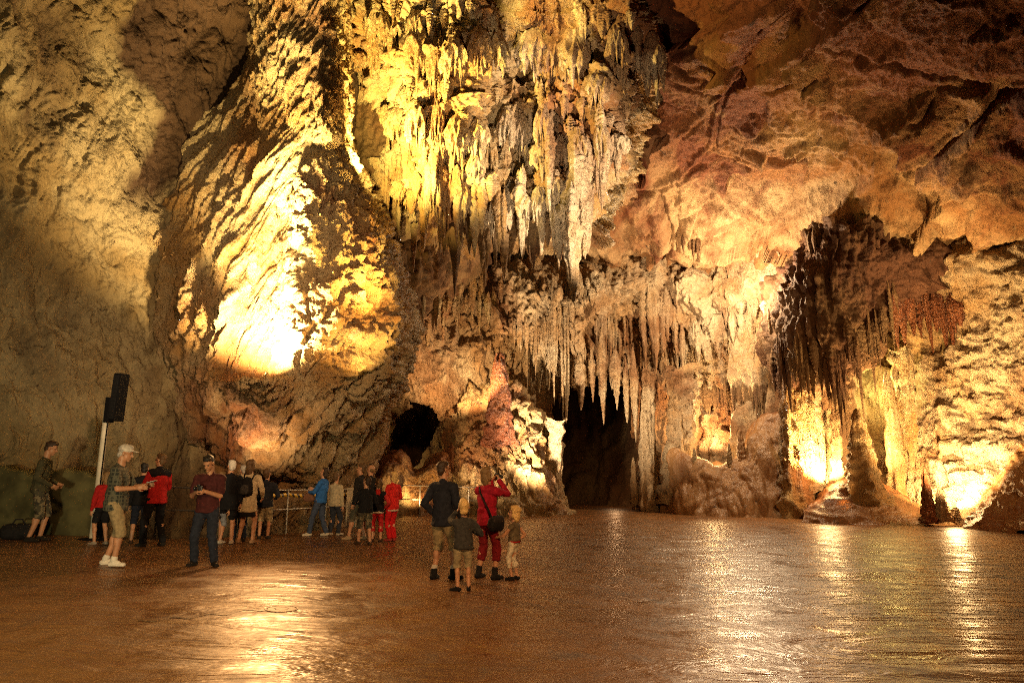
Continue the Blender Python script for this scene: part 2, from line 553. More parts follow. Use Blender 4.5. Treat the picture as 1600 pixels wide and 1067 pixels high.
patch('far_rock_wall', wavy(grid(colsG, [380, 425, 462, 490, 545, 600, 660, 720, 780, 840],
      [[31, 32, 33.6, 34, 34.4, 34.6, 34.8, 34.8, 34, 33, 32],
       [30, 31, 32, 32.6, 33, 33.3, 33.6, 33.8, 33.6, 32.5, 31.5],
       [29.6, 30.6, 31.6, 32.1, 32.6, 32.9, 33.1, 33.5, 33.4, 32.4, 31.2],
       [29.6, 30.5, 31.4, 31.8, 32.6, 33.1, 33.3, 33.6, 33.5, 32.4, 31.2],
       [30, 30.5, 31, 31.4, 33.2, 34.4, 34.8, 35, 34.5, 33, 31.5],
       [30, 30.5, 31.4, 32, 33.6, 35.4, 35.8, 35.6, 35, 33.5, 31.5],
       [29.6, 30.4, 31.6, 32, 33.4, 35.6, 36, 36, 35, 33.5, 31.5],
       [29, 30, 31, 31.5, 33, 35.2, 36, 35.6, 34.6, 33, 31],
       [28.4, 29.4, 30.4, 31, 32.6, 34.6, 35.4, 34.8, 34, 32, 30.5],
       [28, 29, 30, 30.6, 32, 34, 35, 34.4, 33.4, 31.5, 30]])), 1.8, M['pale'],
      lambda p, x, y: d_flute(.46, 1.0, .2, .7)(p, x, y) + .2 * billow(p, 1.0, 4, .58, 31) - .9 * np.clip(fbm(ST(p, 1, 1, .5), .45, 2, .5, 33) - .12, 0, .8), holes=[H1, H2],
      stain_shade=lambda p, x, y: .75 * gs(x, y, 980, 700, 150, 130) + .5 * gs(x, y, 760, 500, 50, 60) + .4 * gs(x, y, 1150, 660, 80, 60),
      kind='structure', label='pale far wall of the cave with two dark openings', cat='rock wall')
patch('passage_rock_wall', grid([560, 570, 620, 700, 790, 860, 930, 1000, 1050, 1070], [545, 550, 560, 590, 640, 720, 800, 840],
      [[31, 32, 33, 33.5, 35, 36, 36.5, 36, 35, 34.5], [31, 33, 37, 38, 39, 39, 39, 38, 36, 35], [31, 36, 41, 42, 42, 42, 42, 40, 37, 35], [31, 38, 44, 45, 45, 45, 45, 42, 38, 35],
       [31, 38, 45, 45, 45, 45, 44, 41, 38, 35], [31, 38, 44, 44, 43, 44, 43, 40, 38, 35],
       [30, 36, 40, 40, 40, 42, 40, 38, 37, 35], [29, 34, 36, 37, 37, 38, 37, 36.5, 36, 35]]), 3.5, M['dark'], d_wall,  # dark colour and closed-over roof stand in for the unlit depth
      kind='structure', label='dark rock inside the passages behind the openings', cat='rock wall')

# right-hand alcove wall
colsH = [1140, 1200, 1260, 1320, 1370, 1420, 1470, 1530, 1600, 1700, 1850, 2300]
patch('side_rock_wall', grid(colsH, [350, 410, 470, 540, 600, 660, 720, 780, 840],
      [[33, 32, 31.5, 30.5, 30, 28.5, 27.5, 26, 25, 23, 20, 15],
       [33, 31.5, 31, 30, 29, 27.5, 26.5, 25.2, 24, 22, 19, 14],
       [33, 31.5, 30.5, 30, 29, 28, 27, 25.6, 24, 22, 19, 14],
       [33, 31.5, 30.5, 30, 29.4, 28.6, 27.6, 26, 24.2, 22, 19, 14],
       [33, 31.5, 30.2, 29.6, 29, 28.2, 27.2, 25.8, 24.2, 22, 19, 14],
       [33, 31.5, 30, 29.4, 28.8, 27.8, 26.8, 25.4, 23.8, 21.6, 18.6, 13.6],
       [32.5, 31, 29.6, 29, 28.4, 27.4, 26.4, 24.8, 23.2, 21.2, 18.2, 13.4],
       [32, 30.4, 29.2, 28.6, 28, 27, 25.8, 24, 22.4, 20.4, 17.6, 13],
       [31.5, 30, 28.8, 28.2, 27.6, 26.6, 25.2, 23.4, 21.8, 19.8, 17, 12.6]]), 2.2, M['pale'],
      lambda p, x, y: (.2 + .2 / (1 + np.exp((x - 1400) / 20))) * billow(ST(warp(p, .6, .3, 2), 1, 1, .2), 1.1, 3, .5, 36)
      + .35 * fbm(p, .35, 3, .5, 37) + .2 * billow(ST(warp(p, .6, .5, 8) + p[:, [2, 1, 0]] * (.5, 0, .3), 1, 1, 1.3), .75, 5, .58, 38) / (1 + np.exp(-(x - 1400) / 20)),
      stain_shade=lambda p, x, y: .6 * gs(x, y, 1380, 450, 90, 60),
      kind='structure', label='pale right wall of the cave around the floodlit alcoves', cat='rock wall')


# ------------------------------------------------------------------ big formations
def niche(x, y):
    t = np.clip((y - 285) / 300, 0, 1)
    half = t * 50 + 2
    cx = 452 - t * 66
    inside = 1 / (1 + np.exp((np.abs(x - cx) - half) / 7))
    ledge = np.exp(-((x - 395) / 48)**4) / (1 + np.exp(-(y - 590) / 1.6)) * np.exp(-np.clip(y - 592, 0, 999) / 60)
    return .75 * inside / (1 + np.exp((y - 588) / 2.2)) / (1 + np.exp(-(y - 300) / 18)) \
        - 1.75 * ledge - .45 * gs(x, y, 505, 180, 20, 40) + .5 * gs(x, y, 500, 235, 30, 14)


def d_buttress(p, px, py):
    # relief combed along the slope of the mass, coarser and cracked on its right flank
    k = np.clip((px - 440) / 40, 0, 1) * np.clip((py - 220) / 60, 0, 1)
    ang = .62
    q = np.stack([p[:, 0] * math.cos(ang) - p[:, 2] * math.sin(ang) * .9, p[:, 1],
                  (p[:, 0] * math.sin(ang) + p[:, 2] * math.cos(ang)) * .28], 1)
    q2 = q * np.array([1, 1, .5])
    a = .13 * billow(warp(q2, .8, .18, 50), 2.4, 4, .62, 51) + .12 * billow(ST(warp(p, .5, .4, 57), 1, 1, .6), .7, 3, .5, 58)
    d1, d2, i = cells(warp(ST(p, 1, 1, .6), 1.1, .45, 52), 1.7, 4)
    b = .22 * np.clip((d2 - d1) * 3.2, 0, .8) + .14 * (i - .5) + .14 * billow(warp(p, 1.5, .2, 59), 2.2, 4, .62, 60) + .2 * billow(ST(p, 1, 1, .5), 1.1, 4, .55, 53)
    low = np.clip((py - 600) / 40, 0, 1)
    c = .3 * billow(ST(warp(p, .6, .4, 54), 1, 1, .4), .9, 4, .55, 55)
    return (.14 + .16 * np.maximum(k, low)) * fbm(p, .4, 3, .5, 56) + (1 - low) * (a * (1 - k) + b * k) + low * c


B = [
    [(350, -350, 18), (390, -350, 15.5), (430, -350, 14), (470, -350, 13.5), (500, -350, 13.5), (540, -350, 14), (570, -350, 15), (590, -350, 18), (600, -350, 23)],
    [(385, -60, 20), (408, -60, 18.2), (440, -60, 17.2), (470, -60, 16.8), (500, -60, 16.6), (525, -60, 17), (545, -60, 18), (555, -60, 20), (550, -60, 24)],
    [(380, 90, 20), (400, 90, 18.4), (430, 90, 17.4), (465, 90, 16.8), (500, 90, 16.4), (525, 90, 16.8), (540, 90, 18), (545, 90, 20.5), (535, 90, 25)],
    [(315, 190, 19.6), (372, 190, 18.5), (420, 190, 17.2), (460, 190, 16.6), (500, 190, 16.2), (525, 190, 16.6), (540, 190, 18), (546, 190, 20.5), (536, 190, 25)],
    [(255, 280, 19.4), (320, 280, 18.2), (385, 280, 16.9), (430, 280, 16.4), (475, 280, 16.2), (520, 280, 16.6), (556, 280, 17.8), (566, 280, 20.5), (556, 280, 25)],
    [(215, 390, 19.2), (282, 390, 18), (350, 390, 16.7), (400, 390, 16.2), (455, 390, 15.9), (530, 390, 16.3), (590, 390, 17.6), (608, 390, 20.5), (600, 390, 26)],
    [(200, 510, 19), (268, 510, 17.9), (335, 510, 16.6), (385, 510, 16.1), (450, 510, 15.8), (540, 510, 16.2), (612, 510, 17.6), (640, 510, 21), (632, 510, 27)],
    [(205, 610, 19), (280, 610, 18), (340, 610, 16.7), (390, 610, 16.2), (450, 610, 16), (530, 610, 16.6), (592, 610, 18.2), (616, 610, 21.5), (605, 610, 27)],
    [(215, 650, 19), (295, 650, 18.2), (350, 650, 17.4), (392, 650, 16.9), (450, 650, 16.6), (525, 650, 17.6), (578, 650, 19), (602, 650, 22), (590, 650, 27)],
    [(300, 720, 19.5), (330, 720, 18.9), (360, 720, 18.3), (400, 720, 18), (460, 720, 18.2), (520, 720, 19.6), (565, 720, 21), (586, 720, 23), (575, 720, 27)],
    [(300, 790, 20), (330, 790, 19.6), (360, 790, 19.2), (400, 790, 19), (460, 790, 19.4), (520, 790, 21), (560, 790, 22.4), (580, 790, 24.5), (570, 790, 27)],
    [(300, 900, 20.4), (330, 900, 20), (360, 900, 19.6), (400, 900, 19.4), (460, 900, 19.8), (520, 900, 21.2), (560, 900, 22.6), (580, 900, 25), (570, 900, 27)],
]
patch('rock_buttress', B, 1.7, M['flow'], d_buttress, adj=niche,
      stain_shade=lambda p, x, y: .5 * gs(x, y, 560, 460, 40, 90) + .35 * np.clip((y - 640) / 60, 0, 1) * np.clip((perlin(p * .5, 4) + .2) * 2, 0, 1),
      label='huge rock buttress with a white floodlit niche, rising from behind the railing', cat='rock formation')

D = [
    [(470, -400, 18), (560, -400, 15), (640, -400, 14.5), (720, -400, 14.5), (800, -400, 15), (880, -400, 15.5), (960, -400, 16), (1040, -400, 17), (1120, -400, 20)],
    [(510, -80, 24), (565, -80, 20), (640, -80, 18.8), (720, -80, 18.8), (800, -80, 19.4), (880, -80, 19.8), (960, -80, 20.2), (1040, -80, 21.4), (1090, -80, 25)],
    [(535, 60, 25), (572, 60, 21), (640, 60, 19.6), (720, 60, 19.6), (800, 60, 21), (870, 60, 21.2), (950, 60, 20.8), (1030, 60, 22.4), (1070, 60, 26.5)],
    [(545, 110, 27), (580, 112, 22.2), (640, 112, 19.8), (720, 112, 19.8), (800, 112, 21.6), (870, 112, 21.6), (945, 112, 21), (1015, 112, 23.2), (1052, 112, 27.5)],
    [(612, 190, 27), (634, 190, 23), (662, 190, 20.6), (720, 190, 20.4), (800, 190, 21.8), (870, 190, 21.6), (935, 190, 21.2), (990, 190, 24), (1020, 190, 28)],
    [(602, 260, 27), (624, 260, 23.6), (660, 260, 21), (720, 260, 20.8), (800, 260, 22), (870, 260, 21.6), (925, 260, 21.8), (965, 260, 24.6), (990, 260, 29)],
    [(596, 310, 28), (618, 310, 24.4), (660, 310, 21.8), (722, 310, 21.4), (800, 310, 22.4), (866, 310, 21.8), (910, 310, 22.4), (938, 310, 25.6), (955, 310, 30)],
    [(612, 352, 29), (632, 352, 26.4), (670, 352, 24), (726, 352, 23), (800, 348, 23.6), (862, 352, 22.6), (900, 352, 23.4), (918, 352, 26.6), (930, 352, 31)],
    [(640, 372, 30), (655, 372, 29), (690, 372, 28), (735, 372, 27.5), (800, 366, 27.5), (862, 380, 26.5), (890, 380, 27), (900, 372, 29), (910, 366, 32)],
]
patch('hanging_flowstone', D, 1.8, M['flow'],
      lambda p, x, y: (.5 * fbm(p, .4, 3, .5, 60) + .55 * billow(ST(warp(p, .5, .5, 61), 1, 1, .45), .75, 3, .55, 62)
                       + .26 * billow(ST(warp(p, 1, .25, 63), 1, 1, .7), 1.9, 5, .62, 64)
                       + .35 * np.abs(((p[:, 2] + .8 * perlin(p * .5, 66)) / 1.9) % 1 - .0)),
      stain_shade=lambda p, x, y: .55 * gs(x, y, 1040, 60, 60, 120) + .4 * gs(x, y, 560, 60, 30, 80),
      label='great hanging flowstone mass in the middle of the ceiling, lit yellow on its left', cat='rock formation')

# dark curtain hanging from the ceiling edge on the right
patch('hanging_curtain', [
    [(1250, 350, 31), (1262, 352, 28.5), (1280, 350, 27), (1320, 350, 26.2), (1370, 350, 26.2), (1420, 350, 26.4), (1470, 350, 27), (1500, 350, 29)],
    [(1215, 412, 31), (1228, 416, 28.5), (1262, 412, 26.8), (1310, 405, 25.8), (1370, 400, 25.8), (1420, 400, 26), (1470, 400, 26.6), (1490, 400, 29)],
    [(1180, 480, 31), (1200, 482, 28.5), (1250, 480, 26.6), (1310, 480, 25.9), (1360, 470, 26), (1400, 450, 26.4), (1450, 430, 27.2), (1470, 430, 29)],
    [(1190, 545, 31), (1206, 545, 28.6), (1252, 545, 27), (1305, 545, 26.3), (1350, 530, 26.4), (1385, 500, 27), (1420, 470, 28), (1440, 460, 29.5)],
    [(1205, 600, 31), (1220, 600, 29), (1255, 600, 27.6), (1300, 600, 26.9), (1335, 580, 27), (1365, 540, 28), (1400, 500, 29), (1420, 490, 30)],
    [(1215, 625, 31.5), (1230, 625, 30.5), (1260, 625, 29.6), (1300, 625, 29), (1330, 605, 29), (1360, 560, 29.4), (1390, 520, 30), (1410, 500, 30.5)]],
    1.8, M['dark'], lambda p, x, y: d_flute(.42, 1.0, .14, .6)(p, x, y) + .2 * billow(ST(p, 1, 1, .1), 2.6, 3, .5, 77),
    stain_shade=lambda p, x, y: .45 + 1.0 * gs(x, y, 1420, 430, 110, 75),
    label='dark fluted rock curtain hanging from the ceiling edge between the right alcoves', cat='rock formation')

# rock banks along the far floor edge
patch('rock_bank', [
    [(1035, 690, 34), (1060, 706, 33), (1090, 716, 33), (1120, 720, 33), (1150, 716, 33), (1185, 650, 33), (1225, 640, 32), (1255, 660, 31.6)],
    [(1035, 694, 33), (1060, 712, 31.8), (1090, 720, 31.2), (1120, 725, 31), (1150, 720, 30.8), (1185, 655, 31), (1222, 644, 30.4), (1250, 670, 30.4)],
    [(1032, 730, 33), (1060, 742, 31.4), (1090, 744, 30.6), (1120, 748, 30.2), (1150, 740, 30), (1188, 700, 29.8), (1222, 700, 29.8), (1250, 715, 30.2)],
    [(1030, 770, 33), (1060, 775, 31), (1090, 776, 30.2), (1120, 776, 29.8), (1150, 772, 29.4), (1190, 765, 29.2), (1226, 765, 29.2), (1252, 770, 30)],
    [(1030, 815, 33), (1060, 815, 31), (1090, 815, 30), (1120, 815, 29.5), (1150, 815, 29.2), (1190, 815, 28.8), (1228, 815, 28.8), (1255, 815, 30)]],
    1.8, M['mound'], lambda p, x, y: .3 * fbm(p, .5, 2, .5, 70) + .2 * billow(ST(p, 1, 1, .4), .8, 3, .5, 71), label='rounded rock bank at the floor edge hiding the middle floodlight', cat='rock formation')
patch('rock_mound', [
    [(1262, 800, 28), (1290, 770, 28.4), (1330, 735, 28.6), (1370, 745, 28.4), (1405, 770, 28.2), (1450, 798, 27.6)],
    [(1262, 803, 26.8), (1290, 778, 26.8), (1330, 750, 27), (1370, 758, 26.8), (1405, 780, 26.4), (1450, 803, 26)],
    [(1258, 808, 26), (1290, 795, 25.6), (1330, 780, 25.6), (1370, 785, 25.2), (1405, 795, 25), (1455, 808, 24.8)],
    [(1250, 822, 25.6), (1290, 822, 25), (1330, 822, 24.8), (1370, 824, 24.4), (1405, 824, 24.4), (1465, 824, 24.2)]],
    1.6, M['mound'], lambda p, x, y: .15 * ridged(ST(p, .8, .8, 1.8), .7, 3, .5, 71) + .1,
    stain_shade=lambda p, x, y: .5 + 0 * x, label='low brown rock mound on the floor beside the brightest right floodlight', cat='rock mound')
patch('rock_outcrop', [
    [(1520, 805, 25), (1540, 772, 25), (1565, 735, 25), (1600, 690, 24.6), (1660, 640, 24), (1760, 600, 23)],
    [(1520, 808, 23.8), (1540, 778, 23.4), (1565, 745, 23), (1600, 705, 22.4), (1660, 660, 21.6), (1760, 620, 20.5)],
    [(1518, 818, 23.2), (1540, 800, 22.6), (1568, 785, 22), (1604, 765, 21.4), (1664, 740, 20.4), (1760, 720, 19)],
    [(1510, 835, 22.6), (1540, 835, 22), (1570, 835, 21.4), (1606, 835, 20.6), (1666, 835, 19.6), (1760, 835, 18)]],
    1.8, M['mound'], lambda p, x, y: .3 * fbm(p, .4, 2, .5, 72) + .2 * ridged(ST(p, .9, 1, 1.2), .6, 4, .55, 73),
    label='dark jagged rock outcrop at the right edge of the floor', cat='rock formation')
patch('flowstone_mound', [
    [(700, 640, 33), (740, 600, 33), (775, 590, 33), (810, 600, 33), (840, 640, 33), (862, 680, 33)],
    [(695, 655, 31), (735, 625, 30.4), (775, 615, 30.2), (812, 620, 30.4), (840, 655, 31), (860, 690, 32)],
    [(690, 700, 30), (735, 690, 29.6), (775, 685, 29.4), (815, 690, 29.6), (845, 705, 30.4), (864, 730, 31.6)],
    [(690, 755, 29.4), (735, 752, 28.8), (780, 752, 28.6), (822, 754, 29), (855, 760, 30), (880, 770, 31.6)],
    [(685, 825, 29), (735, 825, 28.2), (780, 825, 28), (830, 825, 28.4), (870, 825, 29.6), (905, 825, 31.4)]],
    1.4, M['flow'], lambda p, x, y: .34 * billow(ST(warp(p, .8, .3, 80), 1, 1, .42), 1.15, 4, .55, 81) + .2 * fbm(p, .6, 2, .5, 82),
    label='white cauliflower flowstone mound left of the tall dark opening', cat='rock formation')
patch('rock_shelf', [
    [(585, 735, 30.5), (605, 706, 30), (625, 700, 29.6), (650, 732, 29.8), (680, 715, 29.6), (705, 690, 30.5)],
    [(585, 745, 28.6), (605, 716, 28.3), (625, 710, 28.2), (650, 738, 28.3), (680, 724, 28.3), (708, 700, 29.4)],
    [(585, 775, 28), (605, 765, 27.6), (625, 762, 27.5), (650, 768, 27.6), (680, 764, 27.8), (712, 760, 29)],
    [(585, 825, 27.6), (605, 825, 27.2), (625, 825, 27), (650, 825, 27), (680, 825, 27.4), (715, 825, 28.8)]],
    1.6, M['flow'], lambda p, x, y: .2 * billow(ST(p, 1, 1, .8), .9, 4, .5, 84),
    stain_shade=lambda p, x, y: .5 + 0 * x, label='rounded yellow rock shelf under the small dark opening', cat='rock formation')


# ------------------------------------------------------------------ stalactites, columns, stalagmites
def dripstone(name, seed, mat, ribs=.18, knob=.2, bend=.15, power=.8, ns=18, nr=46, tips=1, flat=False):
    """unit dripstone: root at z=0 (radius 1) tapering back into the rock above, tip at z=-1"""
    r = np.random.RandomState(seed)
    V, Q = [], []
    base = 0
    for k in range(tips):
        off = np.zeros(2) if k == 0 else r.uniform(-.8, .8, 2)
        L = 1 if k == 0 else r.uniform(.4, .85)
        R = 1 if tips == 1 else (.75 if k == 0 else r.uniform(.35, .6))
        up = .06 if flat else .5
        t = np.linspace(-up, 1, nr)[:, None]
        th = np.linspace(0, 2 * PI, ns, endpoint=False)[None, :]
        tc = np.clip(t, 0, 1)
        back = np.clip(1 + t / up, 0, 1)**.7 if not flat else 1
        prof = R * ((1 - tc)**power * .93 + .05 * (tc < .999)) * back * (1 + (.2 * np.exp(-tc * 9) if flat else 0))
        ph = r.uniform(0, 6.28, 6)
        ang = sum(ribs / (1 + j * .25) * np.sin((j * 3 + 2) * th + ph[j] + 2.2 * tc) for j in range(3))
        kn = knob * sum(np.sin(2 * PI * f * t + p + .9 * np.sin(th + p)) / (1 + n * .5) for n, (f, p) in
                        enumerate(zip(r.uniform(2, 13, 5), ph)))
        rad = np.maximum(prof * (1 + ang + kn * .5), .012)
        bx, by = r.uniform(-bend, bend, 2)
        x = off[0] + rad * np.cos(th) + bx * np.sin(tc * 3) * tc
        y = off[1] + rad * np.sin(th) + by * np.sin(tc * 3) * tc
        z = -t * L + 0 * th + .02 * np.sin(3 * th + ph[1])
        V.append(np.stack([x, y, z + 0 * x], -1).reshape(-1, 3))
        ix = np.arange(nr * ns).reshape(nr, ns) + base
        nx = np.roll(ix, -1, 1)
        Q.append(np.stack([ix[:-1], ix[1:], nx[1:], nx[:-1]], -1).reshape(-1, 4))
        base += nr * ns
    V, Q = np.concatenate(V), np.concatenate(Q)
    nz = billow(ST(V, 1.6, 1.6, 5) + seed * 7.7, 1.3, 3, .6, seed)
    V[:, :2] *= (1 + (.18 if flat else .14) * nz)[:, None]
    me_o = np_mesh(name, V, Q, mat)
    me = me_o.data
    bpy.data.objects.remove(me_o)
    return me


def drapery(name, seed, mat, ns=84, nr=44):
    """unit fluted bell with a fringe of points: top at z=0, longest point at z=-1, radius 1"""
    r = np.random.RandomState(seed)
    th = np.linspace(0, 2 * PI, ns, endpoint=False)[None, :]
    t = np.linspace(0, 1, nr)[:, None]
    k = r.randint(7, 11)
    ph = r.uniform(0, 6.28, 5)
    saw = np.abs(np.sin(th * k / 2 + ph[0] + .5 * np.sin(2 * th + ph[1])))
    L = .55 + .22 * np.sin(2 * th + ph[2]) * .6 + .33 * saw**2.2
    rad = (.45 + .75 * np.sin(np.clip(t * 1.25, 0, 1) * PI * .62)) * (1 - .45 * np.clip(t - .55, 0, 1) / .45 * (.4 + saw * .6))
    rad = rad * (1 + .16 * (saw - .5) * (t + .2) + .06 * np.sin(9 * th + 8 * t + ph[3]) + .05 * np.sin(14 * t + ph[4]))
    x, y = rad * np.cos(th), rad * np.sin(th)
    z = -(t**.9) * L
    V = np.stack([x, y, z], -1).reshape(-1, 3)
    V = V * (1 + .15 * billow(ST(V, 1, 1, 1.6) + seed * 3.3, 1.6, 4, .6, seed))[:, None]
    ix = np.arange(nr * ns).reshape(nr, ns)
    nx = np.roll(ix, -1, 1)
    Q = np.stack([ix[:-1], ix[1:], nx[1:], nx[:-1]], -1).reshape(-1, 4)
    # inner floor so the bell is closed underneath
    inn = V[ix[-1]] * np.array([.25, .25, .0]) + np.array([0, 0, -.3])
    V = np.concatenate([V, inn])
    i2 = np.arange(ns) + nr * ns
    Q = np.concatenate([Q, np.stack([ix[-1], i2, np.roll(i2, -1), nx[-1]], -1)])
    me_o = np_mesh(name, V, Q, mat)
    me = me_o.data
    bpy.data.objects.remove(me_o)
    return me


SL = {}
for key in ('flow', 'pale', 'dark', 'red', 'mound'):
    SL[key] = ([dripstone('stalactite', 10 + i, M[key], ribs=.12 + .05 * (i % 3), knob=.15 + .1 * (i % 2), power=(.55, .8, 1.05, .7)[i % 4]) for i in range(6)]
               + [dripstone('stalactite', 40 + i, M[key], tips=4, power=.75) for i in range(4)])
CO = {k: [dripstone('column', 90 + i, M[k], ribs=.16, knob=.14, power=.5, ns=30, nr=60, flat=True) for i in range(4)] for k in ('flow', 'pale', 'dark', 'red', 'mound')}
BL = dripstone('stalagmite', 131, M['red'], ribs=.1, knob=.05, bend=.05, power=.42, ns=40, nr=50, flat=True)
DR = {k: [drapery('flowstone_drapery', 70 + i, M[k]) for i in range(5)] for k in ('flow', 'pale', 'dark')}
rnd = random.Random(11)
STAL = []


DG = None


def snap(px, py, Y):
    global DG
    if DG is None:
        bpy.context.view_layer.update()
        DG = bpy.context.evaluated_depsgraph_get()
    d_ = Vector(P(px, py, 10.)) - Vector((0, 0, CZ))
    ok, loc, nr, ix_, ob_, _m = S.ray_cast(DG, Vector((0, 0, CZ)), d_.normalized())
    return loc.y - .08 if ok and abs(loc.y - Y) < 4.5 else Y


def hang(px, y0, y1, Y, wpx, mat='flow', mesh=None, name='stalactite', label=None, cat='stalactite', group=None, up=False, fixed=False):
    if not up and not fixed and name in ('stalactite', 'flowstone_drapery'):
        Y = snap(px, y0, Y)
    a, b = Vector(P(px, y0, Y)), Vector(P(px, y1, Y))
    dist = Y / cs
    o = bpy.data.objects.new(name, mesh or rnd.choice(SL[mat]))
    o.location = a
    s = wpx / 2 / F * dist
    L = abs(a.z - b.z)
    o.scale = (s, s * rnd.uniform(.85, 1.15), L)
    o.rotation_euler = (PI if up else 0, 0, rnd.uniform(0, 6.28))
    link(o)
    return tag(o, label, cat, group)


def fringe(n, x0, x1, y0f, lens, widths, Yf, mat, label, group, jit=8, name='stalactite', meshes=None, cat='stalactite'):
    for k in range(n):
        x = x0 + (x1 - x0) * (k + rnd.uniform(.1, .9)) / n
        y0 = y0f(x) + rnd.uniform(-jit, jit)
        L = lens[0] + (lens[1] - lens[0]) * rnd.random()**2
        hang(x, y0, y0 + L, Yf(x) + rnd.uniform(-.5, .5), rnd.uniform(*widths), mat,
             rnd.choice(meshes) if meshes else None, name, label, cat, group)


lin = lambda *pts: (lambda x: float(np.interp(x, [p[0] for p in pts], [p[1] for p in pts])))

# the yellow cluster
g = 'stalactites of the yellow lit cluster'
lb = 'slender stalactite in the bright yellow cluster under the hanging flowstone'
fringe(16, 600, 775, lin((600, 240), (650, 250), (775, 240)), (25, 95), (8, 19), lin((600, 22.6), (690, 20.2), (775, 20.8)), 'flow', lb, g, 25)
fringe(14, 625, 780, lin((625, 310), (690, 290), (780, 300)), (25, 85), (9, 20), lin((625, 23.2), (690, 20.8), (780, 21.6)), 'flow', lb, g, 20)
fringe(12, 590, 780, lin((590, 150), (780, 170)), (22, 70), (10, 24), lin((590, 22), (690, 19.4), (780, 20.8)), 'flow', lb, g, 40)
fringe(26, 560, 770, lin((560, 30), (770, 30)), (18, 60), (10, 24), lin((560, 22), (640, 19.2), (770, 19.6)), 'flow', lb, g, 45)
g = 'stalactites of the grey and white cluster'
lb = 'knobbly grey or white stalactite on the right half of the hanging flowstone'
fringe(18, 790, 985, lin((790, 170), (900, 190), (985, 130)), (25, 85), (12, 26), lin((790, 21.4), (900, 21), (985, 22.8)), 'pale', lb, g, 35)
fringe(14, 790, 950, lin((790, 290), (900, 290), (950, 230)), (25, 85), (12, 24), lin((790, 21.8), (880, 21.2), (950, 23)), 'pale', lb, g, 20)
fringe(12, 850, 1040, lin((850, 60), (1040, 60)), (22, 70), (12, 26), lin((850, 20.8), (940, 20.2), (1040, 22.4)), 'pale', lb, g, 40)
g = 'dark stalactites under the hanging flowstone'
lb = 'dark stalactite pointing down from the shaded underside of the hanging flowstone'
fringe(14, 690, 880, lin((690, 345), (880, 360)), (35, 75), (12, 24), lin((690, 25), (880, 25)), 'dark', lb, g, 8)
hang(893, 330, 472, 21.2, 50, 'pale', SL['pale'][7], label='largest hanging stalactite, beige and thick, right end of the lit cluster', fixed=True)
for x, y0, y1, Y, wd, m_ in ((872, 310, 420, 21.4, 30, 'pale'), (916, 290, 395, 21.8, 28, 'pale'), (845, 312, 398, 21.8, 20, 'pale'), (938, 240, 330, 21.8, 30, 'pale'), (962, 200, 285, 22, 28, 'pale'),
                             (815, 318, 400, 22, 22, 'pale'), (900, 250, 340, 20.9, 30, 'pale'), (858, 230, 330, 21, 26, 'pale'), (780, 325, 395, 21.6, 20, 'flow'), (742, 318, 402, 21, 20, 'flow'),
                             (690, 310, 395, 21.2, 22, 'flow'), (662, 318, 396, 21.8, 18, 'flow'), (715, 300, 380, 20.8, 22, 'flow'), (625, 300, 372, 22.8, 18, 'flow'), (605, 290, 365, 23.2, 16, 'flow')):
    hang(x, y0, y1, Y, wd, m_, rnd.choice(SL[m_]), label=('pale' if m_ == 'pale' else 'golden') + ' long tapering stalactite on the bottom edge of the hanging flowstone, ' + ('right' if m_ == 'pale' else 'left') + ' half',
         group='long stalactites of the hanging flowstone', fixed=True)
for x, y0, y1, wd in ((884, 585, 660, 12), (906, 580, 640, 18), (925, 570, 628, 11), (941, 560, 662, 15), (962, 575, 640, 16), (978, 590, 660, 11), (990, 590, 690, 13)):
    hang(x, y0, y1, 33.2, wd, 'pale', rnd.choice(SL['pale'][:6]), label='stalactite hanging in the mouth of the tall dark opening', group='stalactites of the tall opening', fixed=True)
hang(648, 350, 425, 22.6, 11, 'flow', label='long thin yellow stalactite tip, lowest of the yellow cluster')
hang(712, 365, 462, 24.5, 20, 'dark', label='long black stalactite spike under the yellow cluster, left of its twin')
hang(757, 380, 455, 24.3, 20, 'dark', label='long black stalactite spike under the grey cluster, right of its twin')
# drapery tiers on the hanging mass
g = 'drapery tiers of the hanging flowstone'
for x_, y0_, y1_, Y, wd_, m_, q_ in ((*t_, q_) for q_ in range(3) for t_ in ((620, 20, 110, 20.6, 60, 'flow'), (680, 60, 190, 19.4, 70, 'flow'), (745, 30, 150, 19.2, 70, 'flow'), (650, 170, 270, 20.6, 60, 'flow'),
                             (715, 190, 300, 20.3, 60, 'flow'), (765, 220, 330, 21, 45, 'flow'), (700, 290, 370, 21.4, 60, 'flow'), (620, 260, 340, 23.2, 45, 'flow'),
                             (860, 40, 190, 21, 80, 'pale'), (930, 90, 200, 20.6, 70, 'pale'), (990, 60, 180, 21.6, 70, 'pale'), (880, 210, 320, 21.2, 60, 'pale'),
                             (940, 190, 290, 21.8, 60, 'pale'), (820, 170, 300, 21.6, 60, 'pale'), (840, 290, 370, 22, 50, 'pale'), (770, 310, 390, 22.6, 45, 'pale'), (590, 60, 130, 21.6, 50, 'flow'))):
    x, y0, y1, wd = x_ + (q_ - 1) * wd_ * .45 + rnd.uniform(-6, 6), y0_ + rnd.uniform(-25, 25), y0_ + 25 + (y1_ - y0_) * rnd.uniform(.3, .6), wd_ * rnd.uniform(.35, .65)
    hang(x, y0, y1, Y, wd, m_, rnd.choice(DR[m_]), 'flowstone_drapery',
         ('yellow' if m_ == 'flow' else 'pale grey') + ' fringed drapery tier on the ' + ('left' if m_ == 'flow' else 'right') + ' half of the hanging flowstone', 'drapery', g)

